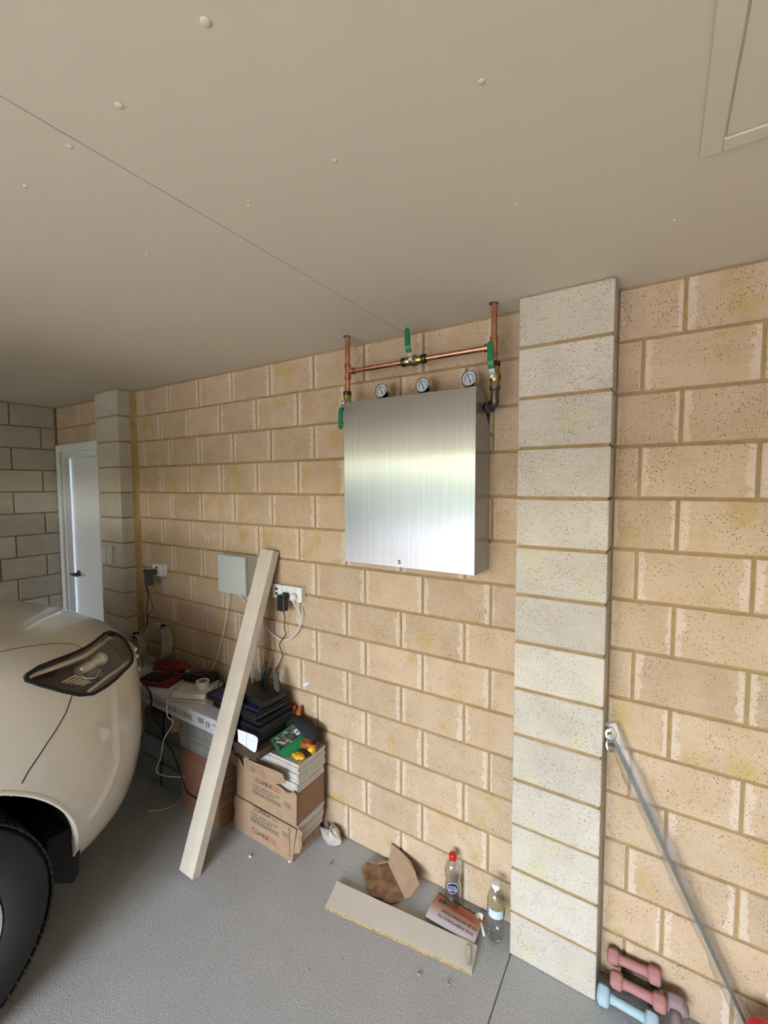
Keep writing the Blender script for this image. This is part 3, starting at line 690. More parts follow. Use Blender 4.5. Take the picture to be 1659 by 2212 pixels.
cable('cord', None, [(1.040, -0.060, 1.190), (1.055, -0.055, 1.160), (1.073, -0.03, 1.10), (1.049, -0.025, 1.02), (0.979, -0.02, 0.958), (0.898, -0.02, 0.947), (0.801, -0.03, 1.003), (0.748, -0.03, 1.062), (0.70, -0.03, 1.10), (0.66, -0.04, 1.165)], 0.004, M['cable_white'], wpg)
cable('cord', None, [(0.985, -0.07, 1.124), (0.980, -0.05, 1.09), (0.956, -0.03, 1.013), (0.963, -0.03, 0.982), (0.918, -0.03, 0.92), (0.939, -0.03, 0.865), (0.896, -0.03, 0.781), (0.888, -0.03, 0.745), (0.926, -0.04, 0.715), (0.884, -0.05, 0.690), (0.87, -0.06, 0.683)], 0.0026, M['cable_black'], pk2, 4)
cable('cord', None, [(-0.235, -0.09, 1.20), (-0.262, -0.07, 1.16), (-0.292, -0.06, 1.099), (-0.284, -0.05, 1.032), (-0.308, -0.05, 0.915), (-0.308, -0.05, 0.855), (-0.34, -0.06, 0.772), (-0.361, -0.08, 0.70), (-0.30, -0.12, 0.66), (-0.22, -0.18, 0.622)], 0.003, M['cable_black'], pk)
cable('cord', None, [(-0.225, -0.09, 1.124), (-0.262, -0.07, 1.12), (-0.288, -0.05, 1.067), (-0.257, -0.04, 0.951), (-0.318, -0.04, 0.869), (-0.304, -0.05, 0.752), (-0.31, -0.08, 0.69), (-0.24, -0.13, 0.635), (-0.10, -0.20, 0.620), (0.05, -0.26, 0.620)], 0.0024, M['cable_black'], pk)
cable('cord', None, [(0.523, -0.045, 1.168), (0.515, -0.03, 1.12), (0.493, -0.025, 1.039), (0.46, -0.02, 0.94), (0.429, -0.02, 0.845), (0.38, -0.025, 0.723), (0.345, -0.04, 0.65), (0.33, -0.06, 0.622)], 0.003, M['cable_white'], jb_)
cable('cord', None, [(0.603, -0.045, 1.168), (0.625, -0.03, 1.13), (0.663, -0.025, 1.099), (0.673, -0.02, 1.05), (0.639, -0.02, 0.99), (0.594, -0.02, 0.898), (0.62, -0.02, 0.82), (0.70, -0.03, 0.74), (0.76, -0.05, 0.69)], 0.0032, M['cable_white'], jb_)

# ------------------------------------------------------------------ timber post leaning on the wall
tp = thing('timber_post', 'long cream timber post leaning against the block wall', 'timber', (0.85, -0.54, 0))
bv = Vector((0.851, -0.566, 0.0)); tv = Vector((0.858, -0.052, 1.411))
ax_ = (tv - bv).normalized(); up_ = Vector((1, 0, 0)); up_ = (up_ - ax_ * up_.dot(ax_)).normalized(); bk_ = ax_.cross(up_) * -1
if bk_.y < 0: bk_ = -bk_
def postbox(u0, u1, d0, d1):
    q = []
    for l in (0.0, (tv - bv).length):
        for u, d in ((u0, d0), (u1, d0), (u1, d1), (u0, d1)): q.append(bv + ax_ * l + up_ * u + bk_ * d)
    return q, [(0, 1, 2, 3), (7, 6, 5, 4), (0, 4, 5, 1), (1, 5, 6, 2), (2, 6, 7, 3), (3, 7, 4, 0)]
lift = Vector((0, 0, 0.0))
for nm, a, b, d0, d1 in (('lamination', -0.048, 0.0012, 0.0, 0.046), ('lamination', 0.0018, 0.049, 0.0004, 0.046)):
    v, f = postbox(a, b, d0, d1); low = min(p.z for p in v)
    v = [p - Vector((0, 0, low)) for p in v]
    mk(nm, v, f, M['timber'], tp, bevel=0.0025, seg=2)

# ------------------------------------------------------------------ stacked cartons, tiles and clutter by the wall
ORD = ('topmost', 'second from the top', 'third from the top', 'fourth from the top', 'fifth from the top', 'sixth from the top', 'seventh from the top', 'eighth from the top', 'ninth from the top', 'tenth from the top', 'eleventh from the top', 'twelfth from the top', 'thirteenth from the top', 'fourteenth from the top', 'lowest')
def tile(name, x0, x1, y0, y1, z0, z1, label, group, mat=None, jit=0.004, glaze=None):
    dx, dy = rnd.uniform(-jit, jit), rnd.uniform(-jit * .4, jit * .8)
    t = MB().box((x0 + dx, y0 + dy, z0), (x1 + dx, y1 + dy, z1)).build(name, mat or M['tile_edge'], None, bevel=0.0012, seg=1)
    tag(t, label, 'tile', group)
    if glaze:
        g = MB().box((x0 + dx + .002, y0 + dy + .002, z1 - 0.0008), (x1 + dx - .002, y1 + dy - .002, z1 + 0.0004)).build('glaze', glaze, t)
    return t
RX = (PI / 2, 0, 0)                                              # lettering on faces that look to -y
def rule_box(x0, x1, z0, z1, y, mat, parent, w=0.0012, name='printed_frame'):
    m = MB(); 
    for a, b in (((x0, z0), (x1, z0 + w)), ((x0, z1 - w), (x1, z1)), ((x0, z0), (x0 + w, z1)), ((x1 - w, z0), (x1, z1))): m.box((a[0], y - .0004, a[1]), (b[0], y + .0002, b[1]))
    return m.build(name, mat, parent)
def tile_print(parent, x, z, y, half=False):
    """printed panel: logo square, maker, product lines"""
    if not half:
        rule_box(x, x + .020, z - .010, z + .014, y, M['ink_red'], parent, .004, 'printed_logo')
        MB().box((x + .008, y - .0004, z - .001), (x + .012, y + .0002, z + .006)).build('printed_logo', M['ink_red'], parent)
        text('lettering', 'LANKA', .034, M['ink'], parent, (x + .026, y - .0002, z + .001), RX, sx=.78)
        text('lettering', 'TILES', .034, M['ink_red'], parent, (x + .104, y - .0002, z + .001), RX, sx=.78)
    text('lettering', 'GLAZED  CERAMIC WALL TILES', .0155, M['ink_grey'], parent, (x - .022, y - .0002, z - .032), RX, sx=.85)
    text('lettering', 'Manufactured by Lanka Walltiles PLC', .0105, M['ink'], parent, (x - .016, y - .0002, z - .046), RX, sx=.92)
    rule_box(x - .026, x + .176, z - .076, z - .056, y, M['ink_grey'], parent)
    m = MB()
    for k in range(9): m.box((x - .018 + k * .021, y - .0004, z - .070), (x - .018 + k * .021 + .015, y + .0002, z - .062))
    m.build('printed_sizes', M['ink_grey'], parent)
    m = MB()
    for k in range(3): m.box((x + .192, y - .0004, z - .040 - k * .008), (x + .238, y + .0002, z - .0375 - k * .008))
    m.build('printed_address', M['ink_grey'], parent)

SX0, SX1, SY0, SY1 = 0.806, 1.204, -0.247, -0.048
# lowest carton, its side torn open above the base
c1 = thing('tile_carton', 'lowest brown tile carton of the right stack, side flap torn open', 'carton', (1.0, -0.15, 0), 'cartons of wall tiles')
MB().box((SX0, SY0, 0), (SX1, SY1, 0.074)).build('base', M['carton'], c1, bevel=0.004)
MB().prism([(SX0 - .001, SY0 - .004, 0.0), (SX1, SY0 - .004, 0.0), (SX1 + .012, SY0 - .004, .09), (SX1 + .026, SY0 - .004, .175), (SX0 + .002, SY0 - .004, .178), (SX0 - .012, SY0 - .004, .14), (SX0 - .004, SY0 - .004, .10), (SX0 - .012, SY0 - .004, .05)], (0, .004, 0)).build('front_panel', M['carton'], c1)
MB().prism([(SX1 + .004, SY0 - .001, .045), (SX1 + .030, SY0 + .012, .050), (SX1 + .038, SY0 + .022, .085), (SX1 + .036, SY0 + .020, .120), (SX1 + .044, SY0 + .020, .150), (SX1 + .028, SY0 + .008, .172), (SX1 + .018, SY0 - .002, .165)], (-.002, .003, 0)).build('side_flap', M['carton'], c1)
MB().box((SX1 - .022, SY0 - .0046, .02), (SX1 - .012, SY0 - .004, .165)).build('tape_strip', M['carton_dark'], c1)
tile_print(c1, .945, .166, SY0 - .0042, half=False)
rule_box(.93, .952, .034, .060, SY0 - .0042, M['ink_red'], c1, .004, 'printed_logo')
text('lettering', 'LANKA', .034, M['ink'], c1, (.958, SY0 - .0044, .046), RX, sx=.78); text('lettering', 'TILES', .034, M['ink_red'], c1, (1.036, SY0 - .0044, .046), RX, sx=.78)
text('lettering', '21 IIB  S3 Z6', .030, M['ink_grey'], c1, (SX1 + .0003, SY0 + .03, .035), (PI / 2, 0, PI / 2), sx=.8)
for k in range(7):
    tile('ceramic_tile', SX0 + .010, SX1 + .012 + .002 * k, SY0 + .006, SY1, .075 + k * .0158, .075 + k * .0158 + .0145, 'cream tile edge in the torn-open lowest carton, ' + ORD[6 - k], 'tiles in the lowest carton')
# middle carton with the torn front flap
OX = .026
c2 = thing('tile_carton', 'middle brown tile carton of the right stack with a torn front flap', 'carton', (1.02, -0.15, .186), 'cartons of wall tiles')
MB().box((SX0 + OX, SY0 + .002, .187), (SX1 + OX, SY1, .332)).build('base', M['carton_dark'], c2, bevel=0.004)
MB().prism([(SX0 + .012, SY0 - .004, .186), (SX1 + OX + .002, SY0 - .004, .184), (SX1 + OX + .006, SY0 - .004, .345), (SX1 + .010, SY0 - .004, .352), (SX1 - .008, SY0 - .004, .338), (SX1 - .030, SY0 - .004, .330), (SX1 - .050, SY0 - .004, .338), (SX1 - .075, SY0 - .004, .345), (SX0 + .02, SY0 - .004, .352)], (0, .005, 0)).build('front_panel', M['carton'], c2)
tile_print(c2, .962, .318, SY0 - .0042, half=False)
# flap folded outward, torn along its top and right edge
def fl_(x, h): return Vector((x, SY0 - .006 - .030 * h / .105, .345 + h))
fp_ = [(.800, .0), (.795, .03), (.806, .075), (.870, .060), (.893, .012), (.903, .058), (.915, .085), (1.00, .088), (1.12, .098), (1.182, .100), (1.186, .050), (1.172, .035), (1.155, .040), (1.146, .020), (1.130, .018), (1.10, .002), (.95, -.004)]
MB().prism([fl_(x, h) for x, h in fp_], (0, -.003, .001)).build('torn_flap', M['carton'], c2)
tilt = math.atan2(.030, .105)
def flrot(): return (PI / 2 + tilt, 0, 0)
def flpt(x, h): return fl_(x, h) + Vector((0, -.0034, .001))
for x0, x1, h0, h1, mt in ((.925, .985, .018, .072, 'ink_grey'), (1.005, 1.045, .016, .070, 'ink_red')):
    m = MB()
    for a, b in (((x0, h0), (x1, h0)), ((x1, h0), (x1, h1)), ((x1, h1), (x0, h1)), ((x0, h1), (x0, h0)), ((x0, (h0 + h1) / 2), (x1, (h0 + h1) / 2))): m.tube([flpt(*a), flpt(*b)], .0007, 4)
    m.build('printed_frame', M[mt], c2)
text('lettering', 'CE', .026, M['ink'], c2, flpt(.942, .030), flrot(), sx=1.0)
text('lettering', '10', .022, M['ink_red'], c2, flpt(1.013, .030), flrot(), sx=1.0)
m = MB()
for r in (.019, .014): m.tube([flpt(.842 + r * math.cos(a), .040 + r * math.sin(a)) for a in [2 * PI * k / 20 for k in range(21)]], .0007, 4)
m.build('printed_emblem', M['ink_grey'], c2)
text('lettering', 'e', .020, M['ink_grey'], c2, flpt(.836, .040), flrot())
for k in range(9):
    tile('ceramic_tile', SX0 + .015, SX1 + .022 + .0015 * k, SY0 + .012, SY1 + .004, .333 + k * .0158, .333 + k * .0158 + .0143, ('grey glazed wall tile under the green card, ' if k == 8 else 'cream wall tile stacked above the torn carton, ') + ORD[8 - k], 'tiles above the middle carton', jit=.006, glaze=M['tile_glaze'] if k == 8 else None)
TT = .333 + 8 * .0158 + .0147
# dark planks lying between the tiles and the flooring pack
for k in range(2):
    o = MB().box((SX0 + .004, -.318 - .006 * k, TT + .0008 + k * .028), (1.048 + .024 * k, -.060, TT + .0272 + k * .028)).build('flooring_plank', M['brown_plank'], None, bevel=0.002)
    tag(o, ('lower' if k == 0 else 'upper') + ' dark brown plank lying on the tile stack under the laptops', 'plank', 'dark planks on the tiles')
# left stack
LX0, LX1, LY0, LY1 = .440, .750, -.310, -.048
c3 = thing('tall_carton', 'tall brown carton with an orange stripe behind the leaning timber', 'carton', (.595, -.18, 0))
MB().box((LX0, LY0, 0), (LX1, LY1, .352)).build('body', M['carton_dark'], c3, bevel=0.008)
MB().box((LX0 + .006, LY0 - .0006, .312), (LX1 - .03, LY0 + .001, .319)).build('orange_stripe', M['ink_red'], c3)
m = MB()
for k in range(14): m.box((LX0 + .02, LY0 - .0005, .035 + k * .0165), (LX1 - .02, LY0 + .001, .035 + k * .0165 + .0022))
m.build('printed_lines', M['ink_red'], c3)
m = MB()
for z in (.05, .10, .30): m.box((LX1 - .001, LY0 + .02, z), (LX1 + .0005, LY1 - .03, z + .002))
for a, b in (((.03, .15), (.032, .25)), ((.11, .15), (.112, .25)), ((.03, .25), (.112, .252)), ((.03, .15), (.112, .152))): m.box((LX1 - .001, LY0 + a[0], a[1]), (LX1 + .0005, LY0 + b[0], b[1]))
m.build('printed_panel', M['ink'], c3)
text('lettering', 'DUST', .030, M['ink_grey'], c3, (LX1 + .0003, LY0 + .042, .21), (PI / 2, 0, PI / 2), sx=.8)
MB().prism([(LX0, LY0 - .004, .530), (LX0 - .060, LY0 - .012, .522), (LX0 - .055, LY0 - .016, .415), (LX0 - .004, LY0 - .002, .432), (LX0, LY0 + .002, .35)], (.001, .004, 0)).build('open_flap', M['carton'], c3)
LT = []
for k in range(15):
    LT.append(tile('thin_tile', LX0 + .004, LX1 - .002, LY0 + .002, LY1, .3535 + k * .0121, .3535 + k * .0121 + .0109, 'thin grey tile under the white flooring pack, ' + ORD[14 - k], 'thin grey tiles on the tall carton', M['tile_silver'], .003))
LTT = .3535 + 14 * .0121 + .0109
# grey packs farther left
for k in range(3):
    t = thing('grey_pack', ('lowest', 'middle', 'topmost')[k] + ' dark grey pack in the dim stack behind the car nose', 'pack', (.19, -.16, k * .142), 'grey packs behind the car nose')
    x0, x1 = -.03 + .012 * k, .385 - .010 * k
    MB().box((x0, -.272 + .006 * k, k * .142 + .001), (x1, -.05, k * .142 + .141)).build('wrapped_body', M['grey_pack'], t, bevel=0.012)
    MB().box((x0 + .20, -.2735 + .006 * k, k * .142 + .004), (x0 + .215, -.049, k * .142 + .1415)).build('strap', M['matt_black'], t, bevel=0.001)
# long white flooring pack bridging the stacks
FZ0, FZ1 = LTT + .0012, .612
fb = thing('flooring_pack', 'long white flooring pack lying across the cartons, printed upside down', 'carton', (.3, -.2, FZ0))
MB().box((-.42, -.345, FZ0), (.796, -.045, FZ1)).build('carton', M['white_carton'], fb, bevel=0.003)
text('lettering', 'RIGID CORE FLOORING CLICK LOCK SYSTEM', .040, M['ink_grey'], fb, (.600, -.3453, .574), (PI / 2, PI, 0), sx=.78)
text('lettering', '63', .044, M['ink'], fb, (.748, -.3453, .574), (PI / 2, PI, 0), sx=.8)
m = MB()
for x0, x1, z in ((.655, .700, .585), (.650, .700, .576), (.655, .695, .567), (.77, .79, .583)): MB().box((x0, -.3454, z), (x1, -.3449, z + .004)).build('printed_line', M['ink'], fb)
Z = FZ1 + .0008
# laptops, folder, router
def slab(name, label, cat, cx_, cy_, z0, lx, ly, lz, rz, mat, bev=.004, tilt_=0.0):
    t = thing(name, label, cat, (0, 0, 0))
    return t, (cx_, cy_, z0, lx, ly, lz, rz)
PZ_ = TT + .0272 + .028 + .0008
for k, lb in enumerate(('small black laptop resting on the brown planks', 'small dark laptop with a bright edge, second above the planks')):
    t = thing('laptop', lb, 'laptop', (0, 0, 0), 'laptops on the flooring pack'); hh_ = (Z - PZ_ - .002) / 2
    MB().box((-.108, -.105, 0), (.108, .105, hh_ * .55)).build('base', M['laptop'], t, bevel=.004)
    MB().box((-.106, -.103, hh_ * .55), (.106, .103, hh_ * .62)).build('bright_edge', M['zinc'], t)
    MB().box((-.108, -.105, hh_ * .62), (.108, .105, hh_ * .985)).build('lid', M['laptop'], t, bevel=.003)
    t.location = (.922 + .012 * k, -.172, PZ_ + hh_ * k); t.rotation_euler = (0, 0, -.03 - .04 * k)
wc = thing('white_card', 'white card with rounded corners hanging over the planks beside the timber', 'card', (1.01, -.33, .56))
MB().prism([(.938, -.331, .606), (1.048, -.331, .612), (1.072, -.331, .608), (1.078, -.331, .598), (1.064, -.331, .540), (1.056, -.331, .531), (1.045, -.331, .529), (.94, -.331, .545)], (0, .0014, 0)).build('sheet', M['paper'], wc)
MB().tube([(1.004, -.3314, .608), (.998, -.3314, .57), (1.0, -.3314, .534)], .0006, 4).build('crease', M['ink_grey'], wc)
l1 = thing('laptop', 'thin closed black laptop at the bottom of the pile', 'laptop', (0, 0, 0), 'laptops on the flooring pack')
MB().box((-.18, -.100, 0), (.18, .100, .012)).build('base', M['laptop'], l1, bevel=0.003)
MB().box((-.18, -.100, .0145), (.18, .100, .021), (.014, 0, 0), (0, .100, .014)).build('lid', M['laptop'], l1, bevel=0.002)
MB().box((-.176, -.099, .0118), (.176, .095, .0142)).build('silver_edge', M['zinc'], l1)
l1.location = (.842, -.165, Z); l1.rotation_euler = (0, 0, -.02)
l2 = thing('laptop', 'thick black laptop lying under the blue folder', 'laptop', (0, 0, 0), 'laptops on the flooring pack')
MB().box((-.20, -.104, 0), (.20, .104, .022)).build('base', M['laptop'], l2, bevel=0.006)
MB().box((-.20, -.104, .0235), (.20, .104, .034)).build('lid', M['laptop'], l2, bevel=0.005)
m = MB()
for k in range(5): m.box((.199, -.08 + k * .032, .007), (.2006, -.062 + k * .032, .015))
m.build('port', M['grey_plastic'], l2)
l2.location = (.808, -.166, Z + .0235); l2.rotation_euler = (0, 0, -.055)
fo = MB().box((-.165, -.105, 0), (.165, .105, .009)).build('document_folder', M['blue_folder'], None, bevel=0.002)
fo.location = (.825, -.158, Z + .063); fo.rotation_euler = (0, 0, .04); tag(fo, 'navy blue folder between the laptop and the router', 'folder')
ro = thing('router', 'black router with upright antennas on top of the pile', 'router', (0, 0, 0))
MB().prism([(-.100, -.070, 0), (.100, -.070, 0), (.115, -.02, 0), (.105, .075, 0), (-.105, .075, 0), (-.115, -.02, 0)], (0, 0, .026)).build('case', M['black_plastic'], ro, bevel=0.004)
MB().prism([(-.06, -.066, .0262), (.03, -.066, .0262), (.10, .06, .0262), (-.02, .02, .0262)], (0, 0, .002)).build('top_facet', M['laptop'], ro, bevel=.0008)
RO = Vector((.905, -.160, Z + .0727)); rr = Euler((0, 0, -.10)).to_matrix().inverted()
for (a, b, flat) in (((.846, -.10, .700), (.872, -.085, .835), 0), ((.862, -.10, .700), (.912, -.09, .812), 0), ((.962, -.105, .700), (.940, -.085, .815), 1), ((.990, -.115, .700), (.962, -.095, .806), 1)):
    pa, pb = rr @ (Vector(a) - RO), rr @ (Vector(b) - RO)
    md = pa.lerp(pb, .5)
    MB().tube([pa, pa.lerp(pb, .12), pa.lerp(pb, .14), pa.lerp(pb, .97), pb], [.006, .006, .0095, .0085, .005], 8).build('antenna', M['black_plastic'] if not flat else M['grey_plastic'], ro, smooth=True, auto=.7)
ro.location = RO; ro.rotation_euler = (0, 0, -.10)
# white modem box with a tape roll on it
mo = thing('white_modem', 'flat white plastic box under the tape roll', 'modem', (0, 0, 0))
MB().box((-.098, -.062, 0), (.098, .062, .030)).build('case', M['cream_plastic'], mo, bevel=0.006)
MB().box((-.09, -.056, -.0005), (.09, .056, .001)).build('foot', M['grey_plastic'], mo)
mo.location = (.470, -.238, Z + .006); mo.rotation_euler = (0, 0, .42)
pl_ = MB().box((-.11, -.075, 0), (.11, .075, .005)).build('white_board', M['cream_plastic'], None, bevel=.001); pl_.location = (.480, -.236, Z + .0025); pl_.rotation_euler = (0, 0, .36); tag(pl_, 'thin cream board under the white plastic box', 'board')
cable('cord', None, [(-.09, .02, .02), (-.13, .0, .018), (-.10, -.09, .0), (-.075, -.13, -.06), (-.05, -.12, -.10), (-.10, -.13, -.19), (-.14, -.10, -.30), (-.20, -.06, -.41), (-.18, -.06, -.435), (-.10, -.09, -.42), (-.02, -.085, -.42)], .0032, M['cable_white'], mo)
ta = thing('tape_roll', 'roll of white tape standing on the white plastic box', 'tape', (.492, -.200, Z + .0365))
MB().lathe([(.024, 0), (.0355, 0), (.0355, .036), (.024, .036), (.024, 0)], (.492, -.200, Z + .0365), (0, 0, 1), 28, cap=False).build('tape', M['cream_plastic'], ta, smooth=True, auto=.6)
MB().lathe([(.0225, .001), (.0238, .001), (.0238, .035), (.0225, .035), (.0225, .001)], (.492, -.200, Z + .0365), (0, 0, 1), 28, cap=False).build('core', M['carton'], ta, smooth=True, auto=.6)
# red case, black charger, white adapter, tangled leads
rc = thing('red_case', 'dark red tool case lying open on the flooring pack', 'case', (0, 0, 0))
MB().box((-.115, -.075, 0), (.115, .075, .022)).build('tray', M['red_cloth'], rc, bevel=0.008)
MB().box((-.115, .060, .023), (.115, .072, .095), (-.55, 0, 0), (0, .072, .023)).build('lid', M['red_cloth'], rc, bevel=0.005)
MB().box((-.09, -.05, .0215), (.05, .03, .034)).build('black_insert', M['black_plastic'], rc, bevel=0.004)
MB().tube([(.02, .03, .03), (.09, .07, .058), (.14, .085, .062)], .011, 8).build('handle', M['red_cloth'], rc, smooth=True)
rc.location = (.140, -.235, Z); rc.rotation_euler = (0, 0, .32)
bd = thing('battery_charger', 'black charger box lying behind the white plastic box', 'charger', (0, 0, 0))
MB().box((-.09, -.05, 0), (.09, .05, .045), (0, 0, 0)).build('case', M['black_plastic'], bd, bevel=0.008)
MB().box((-.075, -.04, .0445), (.055, .035, .048)).build('label_panel', M['grey_plastic'], bd, bevel=.001)
bd.location = (.335, -.098, Z); bd.rotation_euler = (0, 0, .22)
wa = thing('white_adapter', 'small white adapter box beside the cable coils', 'power adapter', (0, 0, 0))
MB().box((-.05, -.03, 0), (.05, .03, .04)).build('case', M['cream_plastic'], wa, bevel=0.005)
MB().box((-.052, -.012, .008), (-.049, .012, .03)).build('socket', M['outlet_dark'], wa)
wa.location = (-.055, -.255, Z); wa.rotation_euler = (0, 0, .1)
def tangle(name, label, cen, rad, n, r, mat, seed):
    rg = random.Random(seed); pts = []
    for k in range(n):
        a = k * 1.05 + rg.uniform(-.25, .25); q = rg.uniform(.45, 1)
        pts.append((cen[0] + rad[0] * q * math.cos(a), cen[1] + rad[1] * q * math.sin(a), cen[2] + rad[2] * rg.random()))
    o = cable(name, label, pts, r, mat, None, 5); return o
tangle('tangled_leads', 'tangle of black leads left of the leaning timber', (.625, -.13, Z + .006), (.06, .055, .07), 34, .0032, M['cable_black'], 4)
tangle('looped_lead', 'black lead looping over the white plastic box', (.40, -.16, Z + .052), (.13, .065, .02), 12, .0028, M['cable_black'], 9)
tangle('white_lead', 'white lead bundled behind the router antennas', (.80, -.085, Z + .075), (.045, .025, .085), 16, .0034, M['cable_white'], 12)
cable('hanging_lead', 'thick black lead hanging down in front of the grey packs', [(-.06, -.20, Z + .005), (.06, -.27, Z + .006), (.16, -.33, Z + .008), (.235, -.352, Z + .004), (.258, -.358, .58), (.248, -.356, .521), (.25, -.34, .46), (.263, -.31, .402), (.315, -.33, .365), (.408, -.345, .34), (.447, -.345, .29), (.500, -.345, .215), (.548, -.345, .15), (.66, -.345, .150)], .0045, M['cable_black'])
cable('loose_lead', 'thin white lead curled on the dark floor by the tall carton', [(.415, -.25, .02), (.368, -.26, .004), (.385, -.314, .0035), (.372, -.364, .0035), (.335, -.407, .0035), (.30, -.425, .0035)], .003, M['cable_white'])
# cable coils leaning on the wall
def coil(label, cen, rx, rz, n, mat, seed, tie_angles):
    t = thing('cable_coil', label, 'cable', (cen[0], cen[1], cen[2] - rz), 'coiled grey cables')
    rg = random.Random(seed)
    for k in range(n):
        e1, e2 = rx * rg.uniform(.74, 1.0), rz * rg.uniform(.82, 1.0); ph = rg.uniform(-.03, .03) * rx / .13
        pts = [(cen[0] + e1 * math.cos(a) + ph, cen[1] + rg.uniform(-.012, .012) * 0 + .006 * math.sin(3 * a + k) + (k / n - .5) * .03 + .10 * (math.sin(a) * .30), cen[2] + e2 * math.sin(a)) for a in [2 * PI * i / 36 for i in range(37)]]
        MB().tube(pts, .0030, 6, cap=False).build('strand', mat, t, smooth=True)
    for a in tie_angles:
        c_ = Vector((cen[0] + rx * .9 * math.cos(a), cen[1] + .03 * math.sin(a), cen[2] + rz * .93 * math.sin(a))); tn = Vector((-rx * math.sin(a), 0, rz * math.cos(a))).normalized()
        MB().tube([c_ - tn * .006, c_ + tn * .006], .021, 12).build('cable_tie', M['matt_black'], t)
    return t
coil('large grey cable coil with one black tie leaning on the wall', (-.140, -.095, Z + .1255), .150, .125, 13, M['cable_grey'], 5, (1.25,))
coil('smaller grey cable coil with a black tie beside the far pilaster', (-.270, -.170, Z + .0905), .10, .09, 9, M['cable_grey'], 6, (1.75,))

# gloves, green card and yellow film on the tile stack
def lump(name, label, cat, cen, rad, mat, seed, amp=.35, fr=2.0, parent=None, nu=28, nv=16, facet=False):
    vs, fs = [], []
    for j in range(nv + 1):
        th = PI * j / nv
        for i in range(nu):
            ph = 2 * PI * i / nu
            d = Vector((math.sin(th) * math.cos(ph), math.sin(th) * math.sin(ph), math.cos(th)))
            k = 1 + amp * mnoise.noise(d * fr + Vector((seed, seed * .7, 0))) + amp * .4 * mnoise.noise(d * fr * 2.7 + Vector((seed, 0, seed)))
            p = Vector((d.x * rad[0], d.y * rad[1], d.z * rad[2])) * k + Vector(cen)
            if p.z < cen[2] - rad[2] * .75: p.z = cen[2] - rad[2] * .75
            vs.append(p)
    for j in range(nv):
        for i in range(nu): fs.append((j * nu + i, j * nu + (i + 1) % nu, (j + 1) * nu + (i + 1) % nu, (j + 1) * nu + i))
    o = mk(name, vs, fs, mat, parent, smooth=not facet, auto=None if facet else 1.2)
    if parent is None: tag(o, label, cat)
    return o
TZ = TT + .001
gl = thing('work_glove', 'charcoal knitted work glove with orange fingers on the tile stack', 'glove', (1.12, -.09, TZ))
# the cuff and palm as a folded flattened tube
def glove(u, v):
    a = 2 * PI * v; L_ = u
    x = 1.015 + .205 * L_; w = .044 * (1 - .2 * L_) ; hgt = .030 + .012 * math.sin(PI * L_)
    n_ = mnoise.noise(Vector((L_ * 5, math.cos(a) * 1.5, math.sin(a) * 1.5)))
    return (x, -.062 + (w + .006 * n_) * math.cos(a) - .012 * L_, TZ + .074 - .022 * L_ + (hgt + .008 * n_) * math.sin(a))
nu, nv = 20, 18
vs = [Vector(glove(i / nu, j / nv)) for i in range(nu + 1) for j in range(nv)]
fs = [(i * nv + j, i * nv + (j + 1) % nv, (i + 1) * nv + (j + 1) % nv, (i + 1) * nv + j) for i in range(nu) for j in range(nv)] + [tuple(range(nv)), tuple(nu * nv + j for j in range(nv))]
mk('cuff', vs, fs, M['glove_black'], gl, smooth=True, auto=1.2)
for k, (a, b) in enumerate((((1.03, -.055, TZ + .080), (1.010, -.022, TZ + .128)), ((1.06, -.050, TZ + .085), (1.048, -.018, TZ + .135)), ((1.04, -.06, TZ + .07), (1.03, -.02, TZ + .11)))):
    MB().tube([a, Vector(a).lerp(Vector(b), .5) + Vector((0, 0, .006)), b], [.014, .0145, .011], 10).build('finger', M['orange_glove'], gl, smooth=True, auto=1.0)
lump('palm', None, None, (1.170, -.100, TZ + .0188), (.058, .040, .025), M['orange_glove'], 3.3, .4, 2.2, gl)
lump('black_patch', None, None, (1.216, -.158, TZ + .0083), (.022, .012, .011), M['glove_black'], 5.1, .3, 2, gl)
yf = thing('yellow_wrapper', 'crumpled yellow plastic wrapper beside the green card', 'wrapper', (1.15, -.18, TZ))
lump('crumple', None, None, (1.196, -.190, TZ + .0091), (.034, .022, .012), M['yellow_film'], 8.2, .45, 2.2, yf)
lump('raised_corner', None, None, (1.222, -.128, TZ + .0151), (.020, .022, .020), M['yellow_film'], 9.4, .45, 2.0, yf)
gc = thing('green_card', 'folded green photo card lying on the grey tile', 'card', (1.06, -.15, TZ))
def gq(u, v, h=0): # card in its own slanted plane
    o_ = Vector((1.119, -.243, TZ + .026)); ex = Vector((.030, .148, .028)); ey = Vector((-.072, .014, .034)); n_ = ex.cross(ey).normalized()
    if n_.z < 0: n_ = -n_
    return o_ + ex * u + ey * v + n_ * h
MB().prism([gq(0, 0), gq(1, 0), gq(1, 1), gq(0, 1)], gq(0, 0, .0016) - gq(0, 0)).build('front_leaf', M['green_card'], gc)
m_ph, nt_, b_ = newmat('photo_print'); 
_n = nd(nt_, 'ShaderNodeTexNoise'); _n.inputs['Scale'].default_value = 22; _n.inputs['Detail'].default_value = 6; _n.inputs['Distortion'].default_value = 1.5
_t = nd(nt_, 'ShaderNodeTexCoord'); nt_.links.new(_t.outputs['Object'], _n.inputs[0])
_r = nt_.nodes.new('ShaderNodeValToRGB'); _e = _r.color_ramp.elements; _e[0].position = .38; _e[0].color = (.012, .014, .010, 1); _e[1].position = .64; _e[1].color = (.52, .53, .42, 1)
_x = _e.new(.52); _x.color = (.10, .10, .08, 1); nt_.links.new(_n.outputs[0], _r.inputs[0]); nt_.links.new(_r.outputs[0], b_.inputs['Base Color']); b_.inputs['Roughness'].default_value = .3
